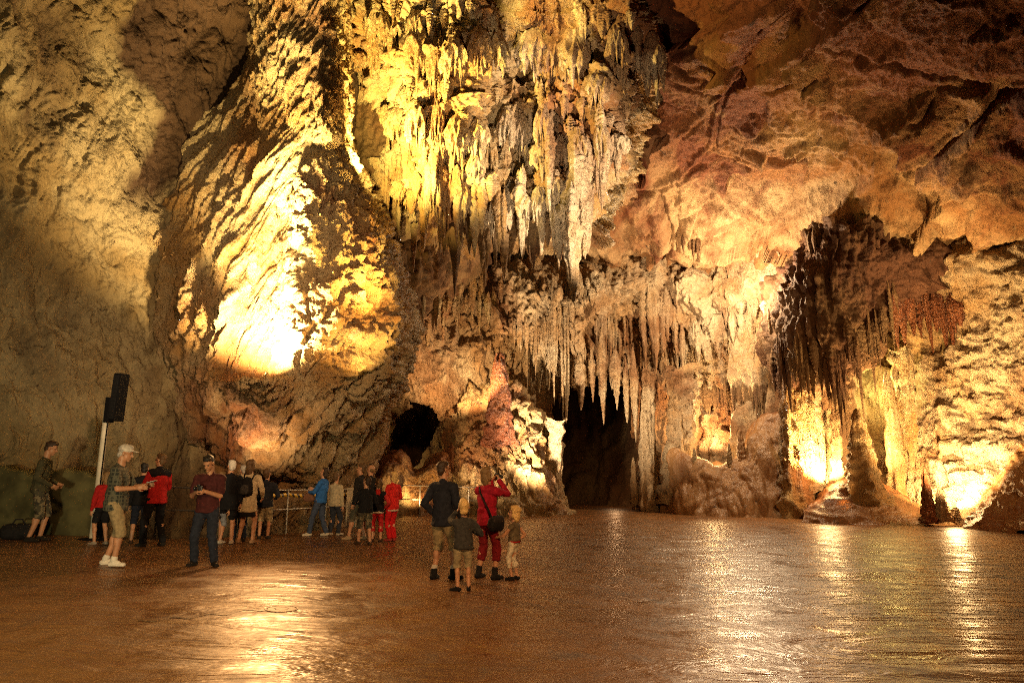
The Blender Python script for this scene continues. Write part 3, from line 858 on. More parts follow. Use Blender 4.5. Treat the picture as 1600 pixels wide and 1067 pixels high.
# fringe of the far wall
g = 'stalactites of the far wall'
lb = 'thin stalactite in the long fringe on the far wall above the tall opening'
for x0_, x1_, n_, ya, la, wb in ((800, 850, 9, 500, (30, 90), 9), (850, 890, 9, 520, (50, 150), 9), (885, 935, 8, 470, (20, 80), 12), (930, 1000, 12, 505, (40, 130), 9), (1000, 1060, 10, 490, (20, 110), 14), (1050, 1095, 8, 540, (30, 90), 8)):
    fringe(n_, x0_, x1_, lin((x0_, ya), (x1_, ya + rnd.uniform(-25, 25))), la, (wb * .5, wb * 1.6), lin((800, 32), (960, 32.6), (1090, 33)), 'pale', lb, g, 22)
for x0_, x1_, n_, ya, la, wb in ((810, 870, 8, 560, (20, 90), 8), (865, 930, 8, 580, (15, 60), 9), (935, 1010, 8, 570, (20, 90), 9), (1020, 1080, 8, 575, (30, 110), 8), (1075, 1130, 6, 520, (20, 60), 14), (1130, 1205, 8, 500, (15, 60), 12)):
    fringe(n_, x0_, x1_, lin((x0_, ya), (x1_, ya + rnd.uniform(-20, 20))), la, (wb * .5, wb * 1.6), lin((810, 32.6), (960, 33.4), (1100, 33), (1210, 31)), 'pale', lb, g, 20)
lb = 'short stalactite on the pale ledge left of the red blade'
fringe(22, 615, 790, lin((615, 545), (700, 450), (790, 470)), (18, 60), (7, 14), lin((615, 29.6), (700, 30.4), (790, 31)), 'flow', lb, g, 25)
lb = 'small stalactite of the comb above the rock bank'
fringe(24, 1095, 1200, lin((1095, 612), (1200, 612)), (22, 50), (5, 9), lin((1095, 32), (1200, 30.6)), 'dark', lb, 'stalactites of the comb', 4)
g = 'stalactites of the dark curtain'
lb = 'long narrow stalactite along the lower edge of the dark curtain'
fringe(30, 1205, 1400, lin((1205, 560), (1300, 560), (1350, 520), (1400, 470)), (40, 140), (7, 15), lin((1205, 28), (1300, 26.6), (1400, 27.4)), 'dark', lb, g, 20)
fringe(14, 1395, 1500, lin((1395, 480), (1440, 470), (1500, 490)), (30, 85), (8, 18), lin((1395, 27.6), (1500, 26.2)), 'red', 'reddish stalactite hanging above the right floodlit alcove', 'stalactites of the right alcove', 12)
fringe(4, 1066, 1090, lin((1066, 374), (1090, 376)), (14, 35), (5, 9), lin((1066, 32), (1090, 32)), 'dark', 'tiny dark stalactite in a lone bunch on the pale sloping ceiling', 'stalactites on the pale ceiling', 3)
fringe(5, 1262, 1284, lin((1262, 372), (1284, 372)), (10, 40), (5, 10), lin((1262, 29), (1284, 29)), 'dark', 'tiny dark stalactite at the upper tip of the dark curtain', 'stalactites on the pale ceiling', 4)

# columns and stalagmites
for x, y0, y1, Y, wd, m_, l_ in (
        (1246, 560, 790, 28.4, 34, 'flow', 'tall pale column left of the brightest right floodlight'),
        (1318, 560, 745, 28, 26, 'dark', 'dark column behind the mound, between the two right alcoves'),
        (1272, 575, 745, 28.6, 20, 'pale', 'thin pale column behind the brightest right floodlight'),
        (1408, 560, 790, 27.4, 26, 'flow', 'orange column right of the fluted stalagmite'),
        (1066, 585, 765, 32.8, 40, 'pale', 'broad pale column at the left end of the rock bank'),
        (1012, 590, 780, 33.4, 18, 'pale', 'slim pale column right of the tall dark opening'),
        (866, 665, 800, 31.2, 26, 'pale', 'brown pillar on the left side of the tall dark opening')):
    ym = y0 + (y1 - y0) * .55
    root = bpy.data.objects.new('cave_column', None)
    root.location = P(x, y1, Y)
    link(root)
    tag(root, l_, 'cave column', 'columns joining roof and floor')
    a = hang(x, y0, y1 + 12, Y, wd, m_, CO[m_][(x % 3)], 'upper_shaft', None, None)
    b = hang(x, y1 + 14, y0 + 20, Y, wd * 1.25, m_, CO[m_][(x % 4)], 'lower_shaft', None, None, up=True)
    for c_ in (a, b):
        c_.location = c_.location - root.location
        c_.parent = root
for x, yb, yt, Y, wd, m_, l_ in (
        (780, 690, 552, 29.4, 46, 'red', 'broad rust red blade of flowstone standing above the white mound'),
        (1352, 785, 640, 25.6, 44, 'flow', 'fluted brown stalagmite on top of the low mound'),
        (1452, 812, 735, 24.0, 24, 'red', 'pointed reddish brown stalagmite left of the far right floodlight'),
        (1474, 812, 762, 23.9, 20, 'pale', 'shorter blunt stalagmite beside the pointed reddish one'),
        (1494, 812, 790, 23.9, 16, 'pale', 'knee high stalagmite stub, smallest before the far right floodlight'),
        (992, 785, 715, 34, 14, 'pale', 'small pale stalagmite right of the tall opening'),
        (1024, 765, 655, 34, 12, 'pale', 'thin pale stalagmite near the slim column'),
        (1086, 735, 700, 31, 9, 'flow', 'thin lit stalagmite on the left rim of the rock bank'),
        (1141, 738, 692, 30.6, 11, 'flow', 'pointed stalagmite on the rim of the rock bank beside the middle floodlight'),
        (1160, 728, 668, 30.6, 14, 'mound', 'brown stalagmite on the right rim of the rock bank'),
        (655, 800, 742, 28, 10, 'pale', 'little white stalagmite behind the back railing'),
        (632, 790, 752, 27.4, 18, 'flow', 'stubby yellow stalagmite below the small opening')):
    hang(x, yb, yt, Y, wd, m_, BL if m_ == 'red' and wd > 40 else CO[m_][int(x) % 4], 'stalagmite', l_, 'stalagmite', 'stalagmites along the far floor', up=True)

# ------------------------------------------------------------------ floor
m, nt, b = new_mat('wet_concrete')
co = N(nt, "ShaderNodeNewGeometry").outputs['Position']
n1 = noise(nt, co, .35, 6, .6, .6)
n2 = noise(nt, co, 2.2, 8, .65, .6, (1, .7, 1))
n3 = noise(nt, co, 14, 6, .7)
c = mixc(nt, ramp(nt, n1, .35, .65), (.19, .088, .027), (.125, .055, .017))
c = mixc(nt, ramp(nt, n2, .5, .72), c, (.07, .031, .01))
c = mixc(nt, ramp(nt, n3, .25, .5), (.10, .05, .018), c)
nt.links.new(c, b.inputs['Base Color'])
mr = N(nt, "ShaderNodeMapRange")
nt.links.new(n2, mr.inputs[0])
mr.inputs[1].default_value, mr.inputs[2].default_value = .35, .65
mr.inputs[3].default_value, mr.inputs[4].default_value = .24, .5
nt.links.new(mr.outputs[0], b.inputs['Roughness'])
b.inputs['Specular IOR Level'].default_value = .6
hb = noise(nt, co, .7, 5, .56, 1.8, (.6, 1.7, 1))
h2 = noise(nt, co, 9, 2, .5)
hm = N(nt, "ShaderNodeMath", operation='MULTIPLY_ADD')
nt.links.new(h2, hm.inputs[0])
hm.inputs[1].default_value = .05
nt.links.new(hb, hm.inputs[2])
bp = N(nt, "ShaderNodeBump")
bp.inputs['Strength'].default_value = .7
bp.inputs['Distance'].default_value = .12
nt.links.new(hm.outputs[0], bp.inputs['Height'])
nt.links.new(bp.outputs[0], b.inputs['Normal'])
M['floor'] = m
xs = np.linspace(-24, 34, 300)
ys = np.linspace(-12, 48, 300)
gx, gy = np.meshgrid(xs, ys)
fp = np.stack([gx, gy, FZ(gx)], -1).reshape(-1, 3)
fp[:, 2] += floor_ripple(fp * (1, 1, 0))
ix = np.arange(len(fp)).reshape(300, 300)
Q = np.stack([ix[:-1, :-1], ix[:-1, 1:], ix[1:, 1:], ix[1:, :-1]], -1).reshape(-1, 4)
ins = inpoly(fp[:, 0], fp[:, 1], PIT)
Q = Q[~ins[Q].any(1)]
o = np_mesh('floor', fp, Q, m)
tag(o, 'wet brown concrete floor of the hall', 'floor', kind='structure')

# seam and drain cover in the floor
def ribbon(pts, wd, lift):
    V, Q = [], []
    for k, (a, b_) in enumerate(pts):
        g_ = G(a, b_)
        ww = wd * (.4 + .6 * abs(math.sin(k * 1.7 + 1)))
        V += [(g_.x, g_.y - ww, g_.z + lift), (g_.x, g_.y + ww, g_.z + lift)]
    for k in range(len(pts) - 1):
        Q.append((2 * k, 2 * k + 2, 2 * k + 3, 2 * k + 1))
    return V, Q


seam_mat = plain('wet_seam', (.03, .018, .009), .35, .5, .3, 8)
V, Q = ribbon([(x, np.interp(x, [215, 300, 360, 400, 440], [972, 964, 957, 952, 951]) + 2 * math.sin(x / 9)) for x in range(215, 441, 5)], .02, .006)
tag(np_mesh('floor_seam', V, Q, seam_mat), 'dark wet seam running across the floor to the drain cover', 'floor seam', kind='structure')


def lathe(prof, ns=32):
    th = np.linspace(0, 2 * PI, ns, endpoint=False)
    V = np.concatenate([np.stack([r_ * np.cos(th), r_ * np.sin(th), np.full(ns, z_)], 1) for r_, z_ in prof])
    ix = np.arange(len(prof) * ns).reshape(len(prof), ns)
    nx = np.roll(ix, -1, 1)
    return V, np.stack([ix[:-1], nx[:-1], nx[1:], ix[1:]], -1).reshape(-1, 4)


V, Q = lathe([(.001, .012), (.12, .012), (.125, .006), (.14, .006), (.145, .012), (.27, .012), (.275, .004), (.285, .004), (.29, .016), (.32, .016), (.33, -.05)])
o = np_mesh('drain_cover', V, Q, plain('iron', (.17, .085, .03), .45, .5, .4, 14, bump=.3), smooth=False)
o.location = G(440, 951) + Vector((0, 0, -.002))
o.rotation_euler.y = .037
o.scale = (.58, .58, .6)
tag(o, 'round metal drain cover set in the wet floor', 'drain cover')

# ------------------------------------------------------------------ box helpers for made things
def boxmesh(name, parts, mat, parent=None, bevel=.006):
    """parts: list of (centre, size, rotz) joined as one mesh with softened edges"""
    V, Q = [], []
    for c_, sz, rz in parts:
        b0 = len(V)
        for sx in (-.5, .5):
            for sy in (-.5, .5):
                for sz_ in (-.5, .5):
                    x, y, z = sx * sz[0], sy * sz[1], sz_ * sz[2]
                    V.append((c_[0] + x * math.cos(rz) - y * math.sin(rz), c_[1] + x * math.sin(rz) + y * math.cos(rz), c_[2] + z))
        Q += [tuple(b0 + k for k in f) for f in ((0, 1, 3, 2), (4, 6, 7, 5), (0, 4, 5, 1), (2, 3, 7, 6), (0, 2, 6, 4), (1, 5, 7, 3))]
    o = np_mesh(name, V, Q, mat, smooth=False, parent=parent)
    if bevel:
        md = o.modifiers.new('bevel', 'BEVEL')
        md.width = bevel
        md.segments = 2
    return o


def tube(name, pts, r_, mat, parent=None, ns=10):
    V, Q = [], []
    pts = [Vector(p) for p in pts]
    for k, p in enumerate(pts):
        d = (pts[min(k + 1, len(pts) - 1)] - pts[max(k - 1, 0)]).normalized()
        u = d.orthogonal().normalized() if abs(d.z) > .9 else d.cross(Vector((0, 0, 1))).normalized()
        v = d.cross(u)
        for a in range(ns):
            V.append(tuple(p + r_ * (math.cos(a * 2 * PI / ns) * u + math.sin(a * 2 * PI / ns) * v)))
    for k in range(len(pts) - 1):
        for a in range(ns):
            Q.append((k * ns + a, k * ns + (a + 1) % ns, (k + 1) * ns + (a + 1) % ns, (k + 1) * ns + a))
    return np_mesh(name, V, Q, mat, parent=parent)


def empty(name, loc, rz=0):
    o = bpy.data.objects.new(name, None)
    o.location = loc
    o.rotation_euler.z = rz
    return link(o)


# low plastered wall on the left
a, b_ = G(-420, 828), G(150, 836)
d = b_ - a
ang = math.atan2(d.y, d.x)
wm = plain('plaster', (.085, .08, .035), .85, .2, .45, 2.3, bump=.8)
n_ = 60
V, Q = [], []
for k in range(n_ + 1):
    p = a + d * k / n_
    top = 1.22 + .05 * math.sin(k * .5) + .03 * math.sin(k * 1.7)
    for off, z in ((0, -.3), (.0, .5), (.02, top - .06), (.08, top), (.5, top + .03), (.55, -.3)):
        V.append((p.x - math.sin(ang) * off, p.y + math.cos(ang) * off, p.z * .0 + float(FZ(p.x)) + z))
for k in range(n_):
    for q in range(5):
        Q.append((k * 6 + q, k * 6 + 6 + q, k * 6 + 7 + q, k * 6 + 1 + q))
tag(np_mesh('low_wall', V, Q, wm), 'low olive plastered wall along the foot of the left rock wall', 'low wall')

# column loudspeaker on a pole
base = G(144, 842)
top = Vector(P(163, 600, base.y))
rt = empty('loudspeaker', base)
tag(rt, 'tall black column loudspeaker with a smaller box beside it on a pale pole', 'loudspeaker')
hz = Vector(P(161, 660, base.y)).z - base.z
pxm = base.y / cs / F
tube('pole', [(0, 0, 0), (0, 0, hz * .5), (0, 0, hz + .25)], 4.4 * pxm, plain('pole_paint', (.55, .52, .42), .5, .4, .15, 6), rt)
blk = plain('speaker_black', (.006, .006, .007), .85, .1, .3, 40)
hs = 73 * pxm
sx = 14 * pxm
ob = boxmesh('main_cabinet', [((0, 0, 0), (sx, .22, hs), 0), ((0, -.112, 0), (sx * .84, .02, hs * .95), 0)], blk, rt, .02)
ob.location = (16 * pxm, 0, hz + 2 * pxm + hs / 2)
ob.rotation_euler = (0, .04, -.35)
og = boxmesh('grille', [((0, -.126, 0), (sx * .74, .012, hs * .92), 0)] + [((0, -.134, (k - 5) * hs * .08), (sx * .74, .01, .012), 0) for k in range(11)], plain('speaker_grille', (.014, .014, .015), .9, .1, .5, 120, bump=.5), rt, .003)
og.location, og.rotation_euler = ob.location, ob.rotation_euler
oc = boxmesh('side_cabinet', [((0, 0, 0), (9 * pxm, .16, 38 * pxm), 0), ((0, -.08, 0), (7 * pxm, .02, 34 * pxm), 0)], blk, rt, .015)
oc.location = (5 * pxm, -.02, hz + 19 * pxm)
oc.rotation_euler.z = -.2
V, Q = lathe([(.001, .03), (.2, .03), (.24, .02), (.25, -.02)], 24)
np_mesh('base_plate', V, Q, blk, smooth=False, parent=rt)
tube('cable', [(4.6 * pxm, -.03, hz + .1), (5 * pxm, -.05, hz * .7), (4.6 * pxm, -.04, hz * .4), (5.2 * pxm, -.05, .1), (.3, -.1, .02), (.6, .1, .01)], .012, blk, rt)
tube('bracket', [(0, 0, hz + .1), (.1, .03, hz + .14), (.18, .05, hz + .16)], .02, blk, rt)

# railing along the pit
steel = plain('galvanised_steel', (.35, .32, .27), .4, .5, .2, 10, metal=.6)
dsteel = plain('dark_steel', (.05, .045, .04), .5, .5, .2, 10, metal=.4)


def railing(name, pts, mat, label, group, h=1.05, rails=(1.0, .55), rp=.022):
    pts = [Vector((x, y, float(FZ(x)))) for x, y in pts]
    r0 = empty(name, pts[0])
    tag(r0, label, 'railing', group)
    for p in pts:
        q = p - pts[0]
        tube('post', [q - Vector((0, 0, .1)), q + Vector((0, 0, h * .5)), q + Vector((0, 0, h))], rp, mat, r0)
    for f in rails:
        tube('rail', [p - pts[0] + Vector((0, 0, h * f - .01)) for p in pts], rp * .85, mat, r0)
    return r0


rg = 'railings round the pit'
railing('railing', [(-8.1, 14.1), (-7.35, 14.55), (-6.75, 15.2), (-6.2, 16.0)], dsteel, 'dark railing at the edge of the pit, behind the man looking at his camera', rg)
railing('railing', [(-6.0, 16.5), (-5.66, 17.7), (-5.2, 19.6), (-4.75, 21.6)], steel, 'grey metal railing hung with striped tape at the edge of the pit', rg)
railing('railing', [(-4.3, 25.9), (-3.5, 26.6), (-2.6, 27.2), (-1.7, 27.6), (-.9, 27.8)], dsteel, 'black railing at the back, before the small lit grotto', rg, 1.15)
# hazard tape
m, nt, b = new_mat('hazard_tape')
co = N(nt, "ShaderNodeTexCoord").outputs['UV']
geo = N(nt, "ShaderNodeNewGeometry").outputs['Position']
wv = N(nt, "ShaderNodeTexWave")
wv.wave_type, wv.bands_direction = 'BANDS', 'DIAGONAL'
wv.inputs['Scale'].default_value = 2.2
nt.links.new(geo, wv.inputs['Vector'])
nt.links.new(mixc(nt, ramp(nt, wv.outputs['Fac'], .45, .55), (.7, .42, .02), (.02, .015, .01)), b.inputs['Base Color'])
b.inputs['Roughness'].default_value = .4
V, Q = [], []
tp = [(-6.05, 16.42, .98), (-5.72, 17.63, .93), (-5.25, 19.52, .95), (-4.8, 21.55, .97)]
for k in range(61):
    t_ = k / 60 * 3
    i_ = min(int(t_), 2)
    f_ = t_ - i_
    x, y, z = [tp[i_][q] * (1 - f_) + tp[i_ + 1][q] * f_ for q in range(3)]
    z += float(FZ(x)) - .05 * math.sin(f_ * PI)
    for dz, dy in ((-.045, 0), (.045, 0), (.045, .004), (-.045, .004)):
        V.append((x + .045, y - .03 + dy, z + dz))
for k in range(60):
    for q in range(4):
        Q.append((k * 4 + q, k * 4 + (q + 1) % 4, k * 4 + 4 + (q + 1) % 4, k * 4 + 4 + q))
tag(np_mesh('hazard_tape', V, Q, m), 'yellow and black striped tape along the grey railing', 'tape')
# pale box by the pit
g_ = G(548, 823)
rt = empty('bin', g_, .15)
tag(rt, 'pale ribbed upright box standing behind the group in dark clothes', 'box')
pw = g_.y / cs / F
bm_ = plain('pale_plastic', (.52, .47, .33), .5, .4, .15, 12)
boxmesh('box_body', [((0, 0, 27 * pw), (15 * pw, .26, 54 * pw), 0)], bm_, rt, .015)
boxmesh('lid', [((0, 0, 55.5 * pw), (16.5 * pw, .29, 3 * pw), 0)], bm_, rt, .012)
boxmesh('rib', [((k * 3.2 * pw, -.137, 26 * pw), (1.2 * pw, .016, 46 * pw), 0) for k in (-1.5, -.5, .5, 1.5)], bm_, rt, .004)

# ------------------------------------------------------------------ people
BLOBS = []


class Blob:
    def __init__(self, s=1.0):
        self.V, self.Fc, self.s = [], [], s

    def cap(self, a, b, ra, rb, sx=1, sy=1, right=(1, 0, 0), ns=14, eb=1.0):
        a, b = Vector(a), Vector(b)
        d = b - a
        if d.length < 1e-5:
            d = Vector((0, 0, 1e-4))
        d.normalize()
        u = Vector(right) - d * d.dot(Vector(right))
        if u.length < .05:
            u = d.orthogonal()
        u.normalize()
        v = d.cross(u)
        b0 = len(self.V)
        rings = [(a, ra, t) for t in (-88, -60, -30, 0)] + [(b, rb, t) for t in (0, 30, 60, 88)]
        for c_, r_, t in rings:
            t = math.radians(t)
            for k in range(ns):
                an = 2 * PI * k / ns
                p = c_ + d * (r_ * math.sin(t) * min(sx, sy) * eb) + (u * math.cos(an) * sx + v * math.sin(an) * sy) * r_ * math.cos(t)
                self.V.append(tuple(p * self.s))
        n = len(rings)
        for j in range(n - 1):
            for k in range(ns):
                self.Fc.append((b0 + j * ns + k, b0 + j * ns + (k + 1) % ns, b0 + (j + 1) * ns + (k + 1) % ns, b0 + (j + 1) * ns + k))
        self.Fc.append(tuple(b0 + k for k in reversed(range(ns))))
        self.Fc.append(tuple(b0 + (n - 1) * ns + k for k in range(ns)))

    def ell(self, c_, r_, Rm=None, ns=14):
        b0 = len(self.V)
        c_ = Vector(c_)
        rings = [-86, -60, -35, -12, 12, 35, 60, 86]
        for t in rings:
            t = math.radians(t)
            for k in range(ns):
                an = 2 * PI * k / ns
                p = Vector((r_[0] * math.cos(an) * math.cos(t), r_[1] * math.sin(an) * math.cos(t), r_[2] * math.sin(t)))
                if Rm:
                    p = Rm @ p
                self.V.append(tuple((c_ + p) * self.s))
        n = len(rings)
        for j in range(n - 1):
            for k in range(ns):
                self.Fc.append((b0 + j * ns + k, b0 + j * ns + (k + 1) % ns, b0 + (j + 1) * ns + (k + 1) % ns, b0 + (j + 1) * ns + k))
        self.Fc.append(tuple(b0 + k for k in reversed(range(ns))))
        self.Fc.append(tuple(b0 + (n - 1) * ns + k for k in range(ns)))

    def build(self, name, voxel, mat, parent=None, smooth=3, wr=0.0):
        me = bpy.data.meshes.new(name)
        me.from_pydata(self.V, [], self.Fc)
        me.materials.append(mat)
        o = link(bpy.data.objects.new(name, me), parent)
        r_ = o.modifiers.new('fuse', 'REMESH')
        r_.mode = 'VOXEL'
        r_.voxel_size = voxel
        r_.use_smooth_shade = True
        sm = o.modifiers.new('soft', 'SMOOTH')
        sm.factor = .5
        sm.iterations = smooth
        BLOBS.append((o, mat, wr))
        return o


def bake_blobs():
    bpy.context.view_layer.update()
    dg = bpy.context.evaluated_depsgraph_get()
    for o, mat, wr in BLOBS:
        me = bpy.data.meshes.new_from_object(o.evaluated_get(dg))
        o.modifiers.clear()
        me.name = o.name
        o.data = me
        if not len(me.materials):
            me.materials.append(mat)
        n = len(me.vertices)
        if wr and n:
            co_ = np.empty(n * 3, np.float32)
            no_ = np.empty(n * 3, np.float32)
            me.vertices.foreach_get('co', co_)
            me.vertices.foreach_get('normal', no_)
            p = co_.reshape(-1, 3)
            k = wr * (perlin(ST(p, 1, 1, 1.6) * 9, 5) + .6 * billow(ST(p, .7, .7, 1.8), 7, 2, .5, 9))
            p = p + no_.reshape(-1, 3) * k[:, None]
            me.vertices.foreach_set('co', p.ravel())
        me.polygons.foreach_set('use_smooth', np.ones(len(me.polygons), bool))
        me.update()


SKIN = plain('skin', (.50, .26, .15), .5, .4, .1, 8)
TAN = plain('skin', (.40, .20, .11), .5, .4, .1, 8)
HAIR = {k: plain('hair', c_, .6, .4, .35, 60, bump=.5) for k, c_ in dict(
    grey=(.36, .33, .29), white=(.6, .56, .5), black=(.012, .009, .007), brown=(.035, .018, .009), fair=(.20, .12, .05), blond=(.66, .44, .17), sandy=(.10, .055, .022)).items()}
# plaid and camouflage
m, nt, b = new_mat('plaid_cloth')
co = N(nt, "ShaderNodeTexCoord").outputs['Object']
fac = None
for di in ('X', 'Z', 'Y'):
    wv = N(nt, "ShaderNodeTexWave")
    wv.bands_direction = di
    wv.inputs['Scale'].default_value = 5.5
    wv.inputs['Distortion'].default_value = .3
    nt.links.new(co, wv.inputs['Vector'])
    f_ = ramp(nt, wv.outputs['Fac'], .72, .9)
    if fac is None:
        fac = f_
    else:
        mx = N(nt, "ShaderNodeMath", operation='MAXIMUM')
        nt.links.new(fac, mx.inputs[0])
        nt.links.new(f_, mx.inputs[1])
        fac = mx.outputs[0]
nt.links.new(mixc(nt, fac, (.012, .015, .011), (.075, .075, .05)), b.inputs['Base Color'])
b.inputs['Roughness'].default_value = .85
PLAID = m
m, nt, b = new_mat('camouflage_cloth')
co = N(nt, "ShaderNodeTexCoord").outputs['Object']
n1 = noise(nt, co, 11, 2, .5)
n2 = noise(nt, co, 17, 2, .5)
nt.links.new(mixc(nt, ramp(nt, n2, .55, .6), mixc(nt, ramp(nt, n1, .48, .53), (.05, .045, .025), (.16, .13, .075)), (.02, .016, .01)), b.inputs['Base Color'])
b.inputs['Roughness'].default_value = .85
CAMO = m


def ik(S_, W_, a, b, pole):
    S_, W_, pole = Vector(S_), Vector(W_), Vector(pole)
    d = W_ - S_
    L = min(d.length, (a + b) * .995)
    d.normalize()
    W_ = S_ + d * L
    x = (a * a - b * b + L * L) / (2 * L)
    h = math.sqrt(max(a * a - x * x, 0))
    pl = pole - d * pole.dot(d)
    pl.normalize()
    return S_ + d * x + pl * h, W_


def person(px, py, top, face, label, skin=SKIN, hair='brown', hairlen=0, jacket=None, sleeve='long', hem=.86, fat=1.0, bottom=None, blen='trousers',
           shoe=(.02, .018, .016), boots=False, sock=None, hands=None, feet=None, head=(0, 0), hs=1.0, lean=0.0, curl=.5, voxel=.009, collar=None, skirt=None, cap=None, hood=None, hemcol=None, bald=False, group='visitors standing in the hall'):
    g_ = G(px, py)
    top_z = float(P(px, top, g_.y)[2])
    H = top_z - g_.z
    s_ = H / 1.75
    fr = math.radians(face)
    hands = hands or ((-.25, .06, .80), (.25, .04, .80))
    feet = feet or ((-.11, .03), (.11, -.03))
    ch = 1.56 - (hs - 1) * .25                                       # chin side of the head drops on a child
    nk = Vector((0, lean, ch - .13))
    body = Blob(s_)
    shz = nk.z - .06
    shw = .18 * fat**.5
    pel, wst, cst = Vector((0, 0, .93)), Vector((0, lean * .4, 1.10)), Vector((0, lean * .8, shz - .13))
    body.cap(pel, wst, .145 * fat, .13 * fat, 1, .72)
    body.cap(wst, cst, .13 * fat, .155 * fat, 1, .66)
    body.cap((-shw * .8, lean, shz), (shw * .8, lean, shz), .07, .07)
    body.cap((0, lean, shz), (0, lean + .02, ch + .03), .062, .056)
    # head
    Rh = Matrix.Rotation(math.radians(head[0]), 3, 'Z') @ Matrix.Rotation(math.radians(head[1]), 3, 'X')
    hp = lambda x, y, z: nk + Vector((0, .02, .06)) + Rh @ (Vector((x, y, z)) * hs)
    z0 = .14
    body.ell(hp(0, -.012, z0 + .045), [r_ * hs for r_ in (.076, .095, .092)], Rh)
    body.ell(hp(0, .022, z0 - .035), [r_ * hs for r_ in (.058, .068, .075)], Rh)
    body.cap(hp(0, .082, z0 + .02), hp(0, .108, z0 - .018), .012 * hs, .016 * hs)
    body.ell(hp(0, .070, z0 + .035), [r_ * hs for r_ in (.055, .025, .014)], Rh)
    body.ell(hp(0, .083, z0 - .058), [r_ * hs for r_ in (.026, .014, .011)], Rh)
    body.ell(hp(0, .07, z0 - .092), [r_ * hs for r_ in (.024, .02, .018)], Rh)
    for sd in (-1, 1):
        body.ell(hp(sd * .079, -.005, z0 + .0), [r_ * hs for r_ in (.010, .02, .032)], Rh)
    # arms and hands
    els = []
    hand_pts = []
    for k, sd in enumerate((-1, 1)):
        S_ = Vector((sd * shw, lean, shz))
        E_, W_ = ik(S_, hands[k][:3], .29, .25, Vector((sd * .7, -.75, -.5)) if hands[k][2] < 1.4 else Vector((sd * .45, .1, -1)))
        els.append((S_, E_, W_))
        body.cap(S_, E_, .052, .042)
        body.cap(E_, W_, .043, .029)
        d = (W_ - E_).normalized()
        if len(hands[k]) > 3:
            d = Vector(hands[k][3]).normalized()
        inward = Vector((-sd, .25, 0))
        pn = (inward - d * inward.dot(d)).normalized()               # palm faces the body
        sdw = d.cross(pn) * (1 if sd > 0 else -1)
        pc = W_ + d * .05
        body.cap(W_, W_ + d * .075, .026, .030, 1.25, .6, tuple(sdw))
        for f_ in range(4):
            o_ = (f_ - 1.5) * .0195
            ln = (.068, .078, .074, .058)[f_]
            p0 = W_ + d * .085 + sdw * o_
            sp = sdw * o_ * .35
            p1 = p0 + (d * (1 - .3 * curl) + pn * .5 * curl).normalized() * ln * .55 + sp
            p2 = p1 + (d * (1 - 1.1 * curl) + pn * 1.2 * curl).normalized() * ln * .55
            body.cap(p0, p1, .0098, .0092, ns=8)
            body.cap(p1, p2, .0092, .0078, ns=8)
        t0 = W_ + d * .03 + sdw * .024 * -1
        t1 = t0 + (d * .6 - sdw * .8 + pn * .4).normalized() * .038
        body.cap(t0, t1, .0125, .011, ns=8)
        body.cap(t1, t1 + (d * .9 - sdw * .15 + pn * .5).normalized() * .03, .011, .0085, ns=8)
        hand_pts.append(W_ + d * .1 + pn * .02)
    # legs
    legs = []
    for k, sd in enumerate((-1, 1)):
        Hp = Vector((sd * .085 * fat**.5, 0, .90))
        A_ = Vector((feet[k][0], feet[k][1], .085))
        K_, A_ = ik(Hp, A_, .43, .41, Vector((sd * .12, 1, 0)))
        ya = math.radians(feet[k][2]) if len(feet[k]) > 2 else -sd * .22
        fd = Vector((-math.sin(ya), math.cos(ya), 0))
        legs.append((Hp, K_, A_, fd))
        body.cap(Hp, K_, .082 * fat, .056)
        body.cap(K_, A_, .052, .037)
        body.ell(K_ * .68 + A_ * .32 + Vector((0, -.018, 0)), (.050, .052, .10))
        body.cap(A_ + Vector((0, 0, -.035)) - fd * .03, A_ + fd * .13 + Vector((0, 0, -.052)), .034, .026)
    root = body.build('person', voxel * s_ if s_ < 1 else voxel, skin, None, 2)
    root.location = g_
    root.rotation_euler.z = fr
    tag(root, label, 'person', group)
    vx = .013
    # hair
    if not bald:
        h = Blob(s_)
        h.ell(hp(0, -.026, z0 + .058), [r_ * hs for r_ in (.083, .096, .092)], Rh)
        h.ell(hp(0, .02, z0 + .105), [r_ * hs for r_ in (.066, .066, .04)], Rh)
        h.ell(hp(0, -.055, z0 - .005), [r_ * hs for r_ in (.072, .058, .085)], Rh)
        if hairlen:
            h.ell(hp(0, -.055, z0 - .04 - .05 * hairlen), [r_ * hs for r_ in (.084, .055, .085 + .04 * hairlen)], Rh)
            for sd in (-1, 1):
                h.cap(hp(sd * .078, -.01, z0 + .05), hp(sd * .075, -.005, z0 - .04 - .05 * hairlen), .022 * hs, .026 * hs)
        h.build('hair', .009, HAIR[hair], root, 1, .010)
    else:
        h = Blob(s_)
        h.ell(hp(0, -.045, z0 + .01), [r_ * hs for r_ in (.082, .07, .06)], Rh)
        h.build('hair', .009, HAIR[hair], root, 1, .004)
    if cap is not None:
        h = Blob(s_)
        h.ell(hp(0, -.015, z0 + .07), [r_ * hs for r_ in (.088, .105, .078)], Rh)
        h.ell(hp(0, .11, z0 + .065), [r_ * hs for r_ in (.07, .075, .01)], Rh)
        h.build('cap', .009, cap, root, 2)
    for sd in (-1, 1):
        e_ = Blob(s_)
        e_.ell(hp(sd * .031, .083, z0 + .012), [r_ * hs for r_ in (.012, .009, .008)], Rh, 8)
        e_.build('eye', .005, HAIR['black'], root, 0)
